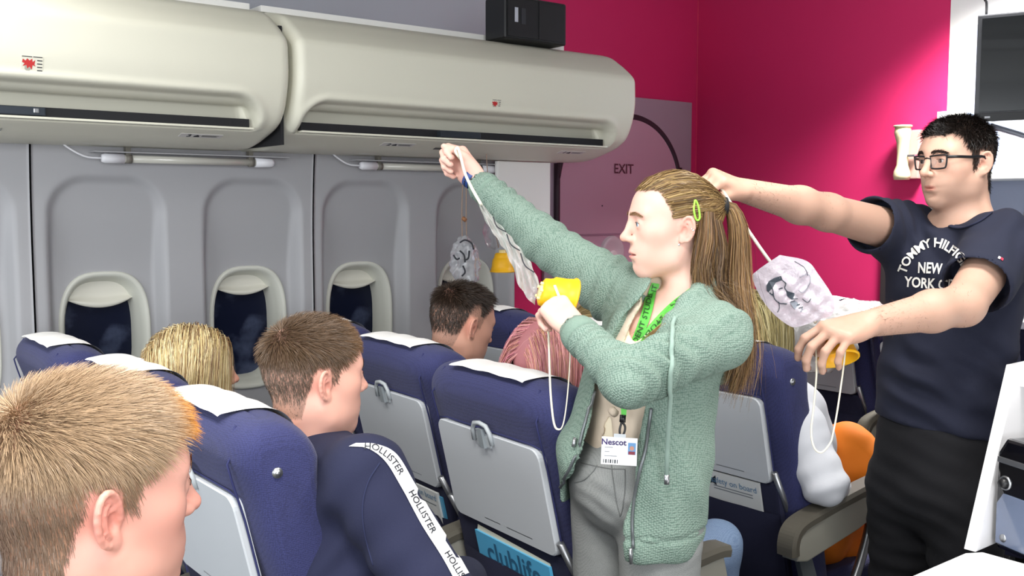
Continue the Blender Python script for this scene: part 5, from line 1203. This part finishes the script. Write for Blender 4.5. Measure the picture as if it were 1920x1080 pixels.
for pts_ in ([(1146, 868), (1150, 900), (1156, 940), (1163, 968)], [(1172, 880), (1172, 915), (1168, 950), (1163, 968)], [(1090, 868), (1140, 878), (1172, 880)], [(1078, 905), (1095, 900), (1112, 885), (1120, 872)]):
    P = path_on(bj, pts_, .001, 24)
    if len(P) > 4: tube('stitching', P, .0008, m_stitch, jn, 6)
for i, sd in enumerate((-1, 1)):
    a_ = legpts[2*i+1].copy(); a_[2] = .045; fd = nrm(np.cross(UP, Sx)); fd = fd if fd@(-CR) > 0 else -fd
    pr = [cone(a_-fd*.04, a_+fd*.15, .043, .036, .02), cone(a_, a_+UP*.05, .045, .045, .02)]; lo, hi = bounds([a_-fd*.1, a_+fd*.2], .06); V, Q = sdf_mesh(pr, lo, hi, .009); V[:, 2] = np.maximum(V[:, 2], .003); quads('shoe', V, Q, mat('white_trainer', 'd5d5d5', .5), wo)
# ---- wristband, lanyard and card
m_band = mat('blue_band', '2f4a8a', .4)
R3 = axes_from(rf); bc = RW+rf*.027
P = [bc+R3[:, 0]*.0262*math.cos(a)+R3[:, 1]*.0262*math.sin(a) for a in np.linspace(0, 2*PI, 28)]
v = np.vstack([[q+rf*t+(q-bc)*g for q in P] for t, g in ((-.009, 0), (-.009, .07), (.009, .07), (.009, 0))]); wb_ = quads('watch_band', v, grid_faces(4, 28), m_band, wo)
for k in range(5):
    a = 4.2+k*.22; q = bc+(R3[:, 0]*math.cos(a)+R3[:, 1]*math.sin(a))*.0284; lathe('band_hole', [(0, .0004), (.0022, .0004), (.0024, 0)], m_dark, wb_, (axes_from(q-bc, rf), q), 10)
bb = BVHTree.FromPolygons(*(lambda vs, fs: (vs, fs))(*(lambda A1, B1: (A1[0]+B1[0], A1[1]+[tuple(i+len(A1[0]) for i in f) for f in B1[1]]))(*[([tuple(v_.co) for v_ in ob.data.vertices], [tuple(p.vertices) for p in ob.data.polygons]) for ob in (wo, tp_)])))
m_lan = mat('lanyard_green', '5cc24a', .6)
ly = tag(empty('lanyard'), 'green student lanyard round the neck of the woman in the green hoodie', 'lanyard'); ly['worldkids'] = 1
s1 = strip('band', bb, [(1222, 530), (1213, 555), (1204, 590), (1190, 630), (1172, 672)], [(1236, 532), (1230, 560), (1221, 596), (1204, 640), (1184, 678)], m_lan, ly, 36, .004)
s2 = strip('band', bb, [(1318, 522), (1285, 548), (1245, 583), (1212, 620), (1176, 672)], [(1320, 536), (1292, 562), (1254, 596), (1222, 632), (1188, 676)], m_lan, ly, 36, .0045)
m_lt = mat('lanyard_print', '1f4a20', .6)
warp_text('lettering', 'STUDENT STUDENT', bb, [(1180, 668), (1197, 636), (1212, 596), (1221, 560), (1228, 534)], 13, m_lt, s1, .006, .01)
warp_text('lettering', 'STUDENT  STUDENT', bb, [(1316, 530), (1288, 555), (1250, 590), (1218, 626), (1192, 662)], 11, m_lt, s2, .0065, .0)
v = [A(*q) for q in ((1163, 740, 1.84), (1177, 740, 1.84), (1174, 782, 1.835), (1165, 782, 1.835))]; pyd('band', v, [(0, 1, 2, 3)], m_lan, ly)
tube('clip', [A(1168, 778, 1.835), A(1167, 792, 1.833)], .006, m_black, ly, 8)
tube('clip_loop', spline([A(1166, 790, 1.833), A(1172, 800, 1.832), A(1170, 812, 1.832), A(1164, 818, 1.832), A(1162, 806, 1.832), A(1166, 790, 1.833)], 24), .0022, m_black, ly, 6)
cd = tag(empty('id_card', A(1161, 846, 1.825)), 'white college identity card hanging from the green lanyard', 'card')
ex = nrm(CR*.99+AW*-.12+UP*-.03); ey = nrm(UP-ex*(UP@ex)); nz = np.cross(ex, ey); cd.matrix_world = Matrix(((ex[0], ey[0], nz[0], cd.location[0]), (ex[1], ey[1], nz[1], cd.location[1]), (ex[2], ey[2], nz[2], cd.location[2]), (0, 0, 0, 1)))
box('card_body', (0, 0, 0), (.066, .052, .002), mat('card_white', 'f0f1f3', .35, coat=.3), cd, .0008)
box('card_sleeve_tab', (0, .0285, 0), (.022, .008, .0015), mat('clear_vinyl', 'd5dade', .2), cd, .0006)
flat_text('card_name', 'Nescot', .0155, (-.0105, .0165, .0012), (1, 0, 0), (0, 1, 0), mat('card_purple', '3c2a66', .5), cd, .0003)
box('portrait', (.023, .006, .0012), (.014, .022, .0004), mat('portrait_blue', '6f9fd0', .5), cd, 0)
lathe('portrait_face', [(0, .0006), (.0042, .0006)], mat('portrait_skin', 'c9957f', .5), cd, (np.eye(3), (.023, .007, .0012)), 14)
box('portrait_shirt', (.023, -.002, .0013), (.012, .006, .0004), mat('portrait_red', '8a3a48', .5), cd, 0)
for k in range(7): box('barcode_bar', (-.028+.0042*k, -.0195, .0011), (.0024 if k % 2 else .0014, .007, .0003), m_ink, cd, 0)
for k, (x0, x1) in enumerate(((-.027, -.012), (-.027, -.018), (-.027, -.004))): box2('print_line', (x0, .006-.008*k, .001), (x1, .0072-.008*k, .0013), mat('print_grey'), cd, 0)
# ---- her mask
m_yel = mat('mask_yellow', 'f4b81c', .42, spec=.4); m_el = mat('elastic_white', 'e2dcc8', .7); m_film = mat('bag_film', 'd2d2cc', .2, trans=.5, alpha=.85, bump=(60, .5, .004))
mk_ = tag(empty('oxygen_mask'), 'yellow oxygen mask held up by the woman in the green hoodie', 'oxygen mask', 'yellow drop-down oxygen masks'); mk_['worldkids'] = 1
cb = A(1014, 546, 1.98); ca = nrm(CR*.93-UP*.30+AW*.18); Mx = axes_from(ca)
CUPK = 1.15
CUP = [(a_*CUPK*1.12, b_*CUPK*.98) for a_, b_ in [(0, 0), (.017, 0), (.022, .003), (.0235, .012), (.026, .018), (.0285, .020), (.031, .040), (.0345, .055), (.0365, .056), (.0360, .060), (.033, .060), (.030, .040), (.025, .022), (0, .020)]]
lathe('cup', CUP, m_yel, mk_, (Mx, cb)); lathe('valve', [(0, -.004), (.012, -.004), (.014, .001)], mat('valve_clear', 'f0dc9a', .2), mk_, (Mx, cb)); 
for k in range(5):
    a = k*2*PI/5; lathe('valve_stud', [(0, -.006), (.003, -.006), (.0035, 0)], mat('valve_clear'), mk_, (Mx, cb+Mx[:, 0]*.016*math.cos(a)+Mx[:, 1]*.016*math.sin(a)), 8)
tube('elastic', spline([A(1026, 575, 1.955), A(1029, 640, 1.94), A(1032, 730, 1.93), A(1038, 790, 1.925), A(1046, 805, 1.92), A(1056, 795, 1.915), A(1064, 740, 1.91), A(1069, 660, 1.90), A(1064, 615, 1.89)], 50), .0022, m_el, mk_, 6, .5)
tube('elastic', spline([A(1040, 535, 1.93), A(1050, 560, 1.92), A(1062, 590, 1.90)], 12), .0038, m_el, mk_, 6, .5)
hold = RW+rf*.075
tube('supply_cord', spline([A(866, 300, 2.27), A(859, 292, 2.262), A(854, 283, 2.262), A(858, 277, 2.265), A(863, 290, 2.25), A(872, 325, 2.23), A(886, 355, 2.20), A(903, 385, 2.17)], 36), .0036, m_el, mk_, 8)
# the flat crumpled reservoir bag, a narrow folded strip
G = spline([A(900, 382, 2.17), A(918, 412, 2.14), A(940, 440, 2.11), A(962, 470, 2.07), A(985, 505, 2.03), A(1008, 540, 2.0)], 40); T, N1, B1 = frames(G); P = []
wv = np.interp(np.linspace(0, 1, 40), [0, .12, .35, .6, .8, 1], [.004, .010, .015, .018, .021, .010])
for i in range(40):
    for j, u in enumerate(np.linspace(-1, 1, 13)):
        t = i/39; e_ = CR*.72+UP*.69; P.append(G[i]+e_*u*wv[i]*(.8+.3*math.sin(i*1.1+j)*.3)+AW*(.006*math.sin(i*.9+u*4)+.005*math.sin(u*7+i*.35))-UP*.03*max(0, -u)*sstep(.55, .9, t)*1.0)
quads('reservoir_bag', np.array(P), grid_faces(40, 13), m_film, mk_)
for k in range(3):
    a_ = [drop_ for drop_ in (G[int(8+k*9)]+(CR*.72+UP*.69)*.010+(-AW)*.008, G[int(12+k*9)]+(CR*.72+UP*.69)*.004-AW*.009, G[int(16+k*9)]+(CR*.72+UP*.69)*.012-AW*.009)]; tube('bag_print', spline(a_, 10), .0013, m_ink, mk_, 5)
# ================================================================== the standing man
MF = head_frame(dv(-.93, -.36, -.06)); Mc = A(1794, 305, 2.44); Ms = .925
mRS = A(1694, 438, 2.56); mRE = A(1552, 398, 2.36); mRW = A(1398, 358, 2.22); mLS = A(1878, 462, 2.32); mLE = A(1806, 572, 2.14); mLW = A(1632, 606, 2.02)
mSx = mLS-mRS; mSx[2] = 0; mSx = nrm(mSx); mNB = A(1806, 425, 2.46); mCH = A(1790, 540, 2.46); mWA = A(1768, 720, 2.46); mHP = A(1755, 850, 2.46)
mrf = nrm(mRW-mRE); mlf = nrm(mLW-mLE)
hR, tR = hand(mRW+mrf*.010, nrm(mrf+UP*.12), dv(-.25, .35, -.9), True, .98, (1.0, 1.2, .8), thumb=(.35, .5), tin=-.1)
hL, tL = hand(mLW+mlf*.010, nrm(mlf-UP*.10), dv(-.15, .30, -.95), False, 1.02, (.55, .62, .45), spread=.5, thumb=(.5, .5), per=(0, .05, .1, .12))
skin = [cone(Mc+MF@V3(0, -.024, -.06)*Ms, mNB, .057, .060, .03), ecap(mNB-UP*.02, mCH, (.09, .065), (.16, .095), mSx, .05), ecap(mCH, mWA, (.15, .095), (.13, .09), mSx, .04),
        cone(mNB-UP*.04, mRS, .045, .055, .04), cone(mNB-UP*.04, mLS, .045, .055, .04),
        cone(mRS, mRE, .056, .043, .03), cone(mRE, mRE+(mRW-mRE)*.35, .043, .042, .02), cone(mRE+(mRW-mRE)*.35, mRW, .042, .0275, .02),
        cone(mLS, mLE, .056, .044, .03), cone(mLE, mLE+(mLW-mLE)*.35, .044, .043, .02), cone(mLE+(mLW-mLE)*.35, mLW, .043, .0285, .02)]
def mpaint(V, C):
    for hw, k in ((mRW+mrf*.07, .3), (mLW+mlf*.07, .35)):
        m = k*np.exp(-((V-hw)**2).sum(1)/.003)*(.6+.4*wob(V, 150, 3)); C = C*(1-m[:, None])+np.array(lin('d48a72'))*m[:, None]
    return C
HZM = [-.088, -.080, -.04, .026, .030, -.022, -.022, .020, .054, .068, .074]
mo, L, N, LA = build_body('young man with glasses and a navy T-shirt holding an oxygen mask', Mc, MF, Ms, skin+hR+hL, .0035, [Mc+UP*.1, mRW+mrf*.12, mLW+mlf*.1, mWA, mLE, mLS, mRS], 'e2b69f', dict(nose=1.05, jaw=1.0), dict(blush=.8, lips='b8766a', beard=('6e5a50', .38)), iris='3a2a20', scalp='191513', scalpk=.9, hz=HZM, paint=mpaint, pad=.12)
nails(mo, tR, 'dfae9c'); nails(mo, tL, 'dfae9c')
short_hair(mo, L, N, MF, Mc, Ms, hair_mask(L, hz=HZM), lambda p: (.008+.019*sstep(.02, .085, p[:, 2]))*(1-.35*sstep(.05, .08, p[:, 1])), lambda p: dir_short(p, -.25)+np.array([0, 0, .9])*sstep(.045, .07, p[:, 1])[:, None], lambda p: np.tile(lin('1c1613'), (len(p), 1)), 15000, .0015, 4, lambda p: .3+.42*sstep(.03, .09, p[:, 2]), curl=.003)
brows(mo, MF, Mc, Ms, '2a1f1a', 1.2)
# forearm hair
def arm_hair(a, b, r, n, par):
    d = nrm(b-a); R = axes_from(d); t = RNG.uniform(0, 1, n); an = RNG.uniform(0, 2*PI, n); u = R[:, 0]*np.cos(an)[:, None]+R[:, 1]*np.sin(an)[:, None]
    p = a+(b-a)*t[:, None]+u*(r[0]+(r[1]-r[0])*t)[:, None]; dd = d+u*.45+RNG.normal(0, .3, (n, 3)); dd /= np.linalg.norm(dd, axis=1)[:, None]
    P = p[:, None]+dd[:, None]*.013*np.linspace(0, 1, 3)[None, :, None]; ribbons(P, u, .00045, np.tile(lin('4a372c'), (n, 1)), 'arm_hair', par)
arm_hair(mRE, mRW, (.0425, .0275), 1100, mo); arm_hair(mLE, mLW, (.0432, .0285), 1300, mo)
# glasses
gl = empty('glasses', parent=mo); gl['worldkids'] = 1; m_fr = mat('glasses_frame', '16181c', .35)
def G_(x, y, z): return Mc+MF@V3(x, y, z)*Ms
for sd in (-1, 1):
    R_ = [(sd*.009, .098, .018), (sd*.014, .100, .021), (sd*.050, .093, .022), (sd*.056, .090, .018), (sd*.053, .090, -.006), (sd*.046, .093, -.012), (sd*.018, .099, -.012), (sd*.011, .099, -.005), (sd*.009, .098, .018)]
    Rw = [G_(*q) for q in R_]; tube('rim', spline(Rw, 50), .0021, m_fr, gl, 8)
    tube('temple', spline([G_(sd*.056, .090, .017), G_(sd*.072, .070, .016), G_(sd*.078, .030, .013), G_(sd*.080, -.010, .012), G_(sd*.080, -.022, .0)], 18), .0022, m_fr, gl, 8, 1.6)
    pyd('lens', Rw[:-1]+[np.mean(Rw[:-1], 0)+MF[:, 1]*.002], [(i, (i+1) % 8, 8) for i in range(8)], mat('lens_glass', 'ffffff', .03, trans=.95, alpha=.25), gl)
tube('bridge', spline([G_(-.010, .099, .014), G_(0, .103, .016), G_(.010, .099, .014)], 10), .0022, m_fr, gl, 8)
# T-shirt
shirt = [ecap(mCH+UP*.03, mWA, (.178, .118), (.168, .118), mSx, .05), ecap(mWA, mHP-UP*.0, (.168, .118), (.172, .122), mSx, .03), cone(mNB-UP*.065, mRS, .068, .072, .06), cone(mNB-UP*.065, mLS, .068, .074, .06),
         ell(mCH+UP*.02+nrm(np.cross(mSx, UP))*.0, (.15, .11, .10), k=.05)]
sRe = mRS+(mRE-mRS)*.42; sLe = mLS+(mLE-mLS)*.62
shirt += [cone(mRS, sRe, .078, .074, .04), cone(mLS, sLe, .080, .078, .04)]
shirt += [fn((lambda w0, d0, rr: (lambda p: np.maximum(np.linalg.norm(np.cross(p-w0, d0), axis=1)-rr, -((p-w0)@d0)).astype(np.float32)))(W_, D_, R__), 's', .004) for W_, D_, R__ in ((sRe-nrm(mRE-mRS)*.035, nrm(mRE-mRS), .064), (sLe-nrm(mLE-mLS)*.03, nrm(mLE-mLS), .068))]
shirt += [fn((lambda w0, d0: (lambda p: (w0-(p@d0)).astype(np.float32)))(0, 0) if False else (lambda p: np.maximum(-(((p-sRe)@nrm(mRE-mRS))-.022), np.linalg.norm(p-sRe, axis=1)-.13).astype(np.float32)), 's', .004),
          fn(lambda p: np.maximum(-(((p-sLe)@nrm(mLE-mLS))-.022), np.linalg.norm(p-sLe, axis=1)-.11).astype(np.float32), 's', .004),
          cone(mNB-UP*.006-AW*.014, mNB+UP*.10, .068, .10, .006, 's')]
def hem(p): return (p[:, 2]-(A(1760, 800, 2.44)[2]-.10*((p-mHP)@CR))).astype(np.float32)
shirt.append(fn(hem, 's', .003))
lo, hi = bounds([mRS, mLS, sRe, sLe, mHP, mNB], .17); V, Q = sdf_mesh(shirt, lo, hi, .0062); V = relax(V, Q, 3); Nn = vnormals(V, Q)
dsp = folds(V, A(1720, 430, 2.5), CR+UP*.2, .040, .006, .10, 1)+folds(V, A(1850, 470, 2.35), CR-UP*.9, .055, .008, .12, 2)+folds(V, A(1720, 720, 2.35), UP+CR*.5, .06, .006, .14, 3)+folds(V, A(1800, 690, 2.35), CR*.5+UP, .08, .008, .16, 4)+folds(V, A(1770, 470, 2.36), CR*1.0+UP*.5, .05, .004, .08, 9)+.003*wob(V, 28, 5)
V = V+Nn*dsp[:, None]; m_tee = mat('navy_tee', '191d31', .9, bump=(600, .25, .001), var=(11, .07))
ts = quads('tshirt', V, Q, m_tee, mo); bt = bvh_of(ts); m_wp = mat('white_print', 'ece9e2', .7)
warp_text('print_arch', 'TOMMY HILFIGER', bt, [(1693, 512), (1704, 487), (1722, 468), (1746, 457), (1768, 459), (1789, 472), (1806, 490), (1818, 512)], 23, m_wp, ts, .003, .025)
warp_text('print_line', 'NEW', bt, [(1723, 503), (1746, 504), (1768, 506)], 27, m_wp, ts, .003, .025)
warp_text('print_line', 'YORK CITY', bt, [(1697, 529), (1750, 533), (1806, 536)], 27, m_wp, ts, .003, .025)
strip('sleeve_flag_white', bt, [(1872, 481), (1876, 483)], [(1870, 485), (1874, 487)], m_wp, ts, 4, .002, 3)
strip('sleeve_flag_red', bt, [(1877, 483), (1881, 486)], [(1875, 487), (1879, 490)], mat('flag_red', 'b83048', .7), ts, 4, .002, 3)
P = [A(*q) for q in ((1762, 400, 2.40), (1772, 418, 2.385), (1800, 425, 2.375), (1838, 413, 2.38), (1862, 398, 2.43))]; P = path_on(bt, [(1764, 412), (1782, 424), (1806, 427), (1836, 416), (1858, 400)], .001, 24)
if len(P) > 4: tube('neckband', P, .006, mat('navy_rib', '1a1f38', .9), ts, 8, .5)
# trousers and shoes
pr = [ecap(mHP+UP*.05, mHP-UP*.09, (.160, .110), (.168, .118), mSx, .03)]; lp = []
for sd in (-1, 1):
    a_ = mHP-UP*.10+mSx*sd*.085; b_ = np.array([a_[0]+mSx[0]*sd*.01, a_[1]+mSx[1]*sd*.01, .50]); d_ = np.array([b_[0], b_[1], .08]); lp += [b_, d_]; pr += [cone(a_, b_, .098, .070, .03), cone(b_, d_, .068, .056, .03)]
lo, hi = bounds(lp+[mHP+mSx*.18, mHP-mSx*.18], .15); lo[2] = .03; V, Q = sdf_mesh(pr, lo, hi, .008); V = relax(V, Q, 2); Nn = vnormals(V, Q)
V = V+Nn*(folds(V, mHP-UP*.12, UP+CR*.4, .05, .004, .16, 3)+folds(V, lp[0]+UP*.05, UP, .05, .004, .14, 6)+folds(V, lp[2]+UP*.05, UP, .05, .004, .14, 8)+.003*wob(V, 35, 5))[:, None]
quads('trousers', V, Q, mat('black_cotton', '131318', .9, bump=(500, .25, .001)), mo)
for i in range(2):
    a_ = lp[2*i+1].copy(); a_[2] = .045; fd = nrm(np.cross(UP, mSx)); fd = fd if fd@(-CR) > 0 else -fd
    V, Q = sdf_mesh([cone(a_-fd*.04, a_+fd*.17, .046, .038, .02), cone(a_, a_+UP*.05, .05, .05, .02)], *bounds([a_-fd*.1, a_+fd*.22], .06), .009); V[:, 2] = np.maximum(V[:, 2], .003); quads('shoe', V, Q, m_black, mo)
# ---- his mask: cup under the left hand, crumpled bag, cord to the right hand
mk2 = tag(empty('oxygen_mask'), 'yellow oxygen mask with a printed clear bag held by the man with glasses', 'oxygen mask', 'yellow drop-down oxygen masks'); mk2['worldkids'] = 1
cb = A(1556, 616, 2.055); Mx = axes_from(nrm(CR*.08-UP*.80-AW*.50)); lathe('cup', [(r*.95, h*1.05) for r, h in CUP], m_yel, mk2, (Mx, cb))
tube('elastic', spline([A(1530, 655, 1.995), A(1531, 700, 1.99), A(1526, 760, 1.985), A(1521, 810, 1.98), A(1527, 840, 1.975), A(1541, 848, 1.975), A(1557, 830, 1.98), A(1562, 812, 1.98), A(1570, 770, 1.985), A(1580, 700, 1.99), A(1587, 640, 2.0)], 60), .002, m_el, mk2, 6, .5)
tube('supply_cord', spline([A(1349, 332, 2.16), A(1343, 339, 2.155), A(1352, 352, 2.155), A(1385, 405, 2.13), A(1422, 460, 2.10), A(1445, 492, 2.085), A(1470, 525, 2.07), A(1500, 570, 2.05), A(1530, 605, 2.03)], 60), .0036, m_el, mk2, 8)
OUT = [(1462, 478), (1512, 489), (1535, 515), (1563, 560), (1560, 590), (1535, 600), (1500, 612), (1482, 612), (1452, 590), (1428, 560), (1411, 522), (1420, 507)]
OUT = np.array(OUT, float); ctr = OUT.mean(0); Pm = spline(np.c_[np.vstack([OUT, OUT[:1]]), np.zeros(len(OUT)+1)], 61)[:-1, :2]
def bagz(u, x, y): return 2.075-.0009*(x-1411)*.45+.012*(1-u**2)*1.0
for side in (1, -1):
    v = []; rings = 12
    for k in range(rings+1):
        u = k/rings
        for q in Pm:
            x, y = ctr+(q-ctr)*u; ph = x*.11+y*.07
            dd = bagz(u, x, y)-side*(.016*(1-u**2)+.004*math.sin(x*.13+side)*math.cos(y*.16)*(1-u**3)+.0035*math.sin((x+y)*.23+side*2)*(1-u**4)); v.append(A(x, y, dd))
    f = grid_faces(rings+1, len(Pm), wrapv=True)
    m_bag = mat('printed_bag_film', 'ded4de', .2, trans=.25, alpha=.93, bump=(70, .6, .004), coat=.4)
    ob = quads('bag_film', np.array(v), f if side < 0 else f[:, ::-1], m_bag, mk2)
    if side > 0: bg = bvh_of(ob); bagf = ob
m_pr = mat('bag_print_ink', '3e4650', .6); m_pl = mat('bag_print_light', '8a909a', .6)
def ink(pts, r=.0011, m=None, n=24):
    P = path_on(bg, pts, .0015, n)
    if len(P) > 3: tube('bag_print', P, r, m or m_pr, bagf, 5)
def patch(pts, m):
    v = [drop(bg, *q, .0012) for q in pts]
    if all(x is not None for x in v): pyd('bag_print', v, [tuple(range(len(v)))], m, bagf)
patch([(1437, 535), (1441, 527), (1452, 520), (1465, 518), (1468, 525), (1455, 530), (1449, 540), (1451, 556), (1445, 552), (1438, 545)], m_pr)      # drawn hair
ink([(1449, 540), (1452, 558), (1462, 568), (1476, 570)]); ink([(1466, 524), (1474, 532), (1472, 540), (1478, 548)]); ink([(1460, 542), (1468, 540)], .0012)
patch([(1474, 545), (1490, 550), (1496, 560), (1484, 562), (1476, 556)], m_pr); patch([(1480, 566), (1492, 564), (1506, 580), (1502, 585), (1490, 580)], m_pl)
for k in range(4): ink([(1482+k*5, 566+k*4), (1490+k*5, 563+k*4)], .0009)
ink([(1500, 520), (1512, 514), (1520, 520), (1516, 535), (1505, 548), (1498, 545)], .0007, m_pl); ink([(1490, 490), (1508, 502), (1514, 516)], .0007); ink([(1460, 565), (1462, 578), (1458, 585)], .0008); ink([(1505, 560), (1514, 566), (1520, 560)], .0008)
# ---------------- hanging masks below the far bin
hm = tag(empty('oxygen_mask'), 'crumpled clear mask bag hanging on cords in front of the fourth window', 'oxygen mask', 'yellow drop-down oxygen masks'); hm['worldkids'] = 1
pc = A(871, 490, 3.86); pr = [ell(pc, (.052, .056, .098)), ell(pc-UP*.05+CR*.012, (.04, .04, .058), k=.02)]
V, Q = sdf_mesh(pr, pc-.15, pc+.15, .005); Nn = vnormals(V, Q); V = V+Nn*(.009*wob(V, 110, 3)+.004*wob(V, 230, 5))[:, None]
quads('bag_film', V, Q, mat('clear_crumple', 'dadde2', .12, trans=.55, alpha=.8, coat=.5), hm)
for pts_ in ([(862, 455), (872, 450), (884, 456), (888, 468)], [(862, 470), (870, 478), (872, 492)], [(850, 478), (856, 486), (862, 484)], [(868, 498), (872, 510), (866, 518)], [(880, 470), (878, 484), (870, 488)]):
    tube('bag_print', spline([A(x, y, 3.79) for x, y in pts_], 14), .0034, m_ink, hm, 6)
for dx in (-4, 4): tube('cord', spline([A(871+dx, 452, 3.85), A(870+dx, 400, 3.84), A(871+dx*.8, 340, 3.84), A(872, 302, 3.84), A(872, 284, 3.84)], 14), .0022, mat('cord_tan', 'a38a78', .7), hm, 6)
tube('cord_knot', [A(867, 408, 3.84), A(874, 414, 3.84)], .008, mat('knot_brown', '9a6a48', .6), hm, 8)
hm2 = tag(empty('oxygen_mask'), 'yellow mask cup hanging beside the end of the cabin lining', 'oxygen mask', 'yellow drop-down oxygen masks'); hm2['worldkids'] = 1
cb = A(942, 474, 3.98); Mx = axes_from(-UP, CR); lathe('cup', [(r*1.08, h*1.15) for r, h in CUP], m_yel, hm2, (Mx, cb)); lathe('valve', [(0, -.012), (.014, -.012), (.016, 0)], mat('valve_clear'), hm2, (Mx, cb))
pc = A(925, 435, 3.99); V, Q = sdf_mesh([ell(pc, (.04, .04, .07))], pc-.11, pc+.11, .006); Nn = vnormals(V, Q); V = V+Nn*(.007*wob(V, 100, 4))[:, None]; quads('bag_film', V, Q, mat('clear_thin', 'e8eaee', .1, trans=.9, alpha=.28), hm2)
tube('cord', spline([A(935, 465, 3.98), A(922, 400, 3.94), A(914, 320, 3.90), A(912, 288, 3.88)], 12), .0018, mat('cord_tan'), hm2, 6)
# ---------------- clear plastic bag over a far headrest
pb = A(1545, 628, 3.80); pr = [ell(A(1560, 600, 3.85), (.17, .16, .05)), ell(A(1530, 650, 3.72), (.12, .04, .10), k=.04), ell(A(1500, 640, 3.78), (.09, .05, .09), k=.04), ell(A(1605, 590, 3.86), (.17, .12, .055), k=.05), ell(A(1560, 640, 3.74), (.10, .04, .10), k=.05)]
V, Q = sdf_mesh(pr, pb-.32, pb+.32, .010); V = relax(V, Q, 1); Nn = vnormals(V, Q); V = V+Nn*(.010*wob(V, 60, 3)+.005*wob(V, 140, 5))[:, None]
pbg = tag(quads('plastic_bag', V, Q, mat('milky_film', 'c9c8c6', .22, trans=.25, alpha=.9, coat=.4)), 'crumpled clear plastic bag over the headrest left of the man', 'bag')
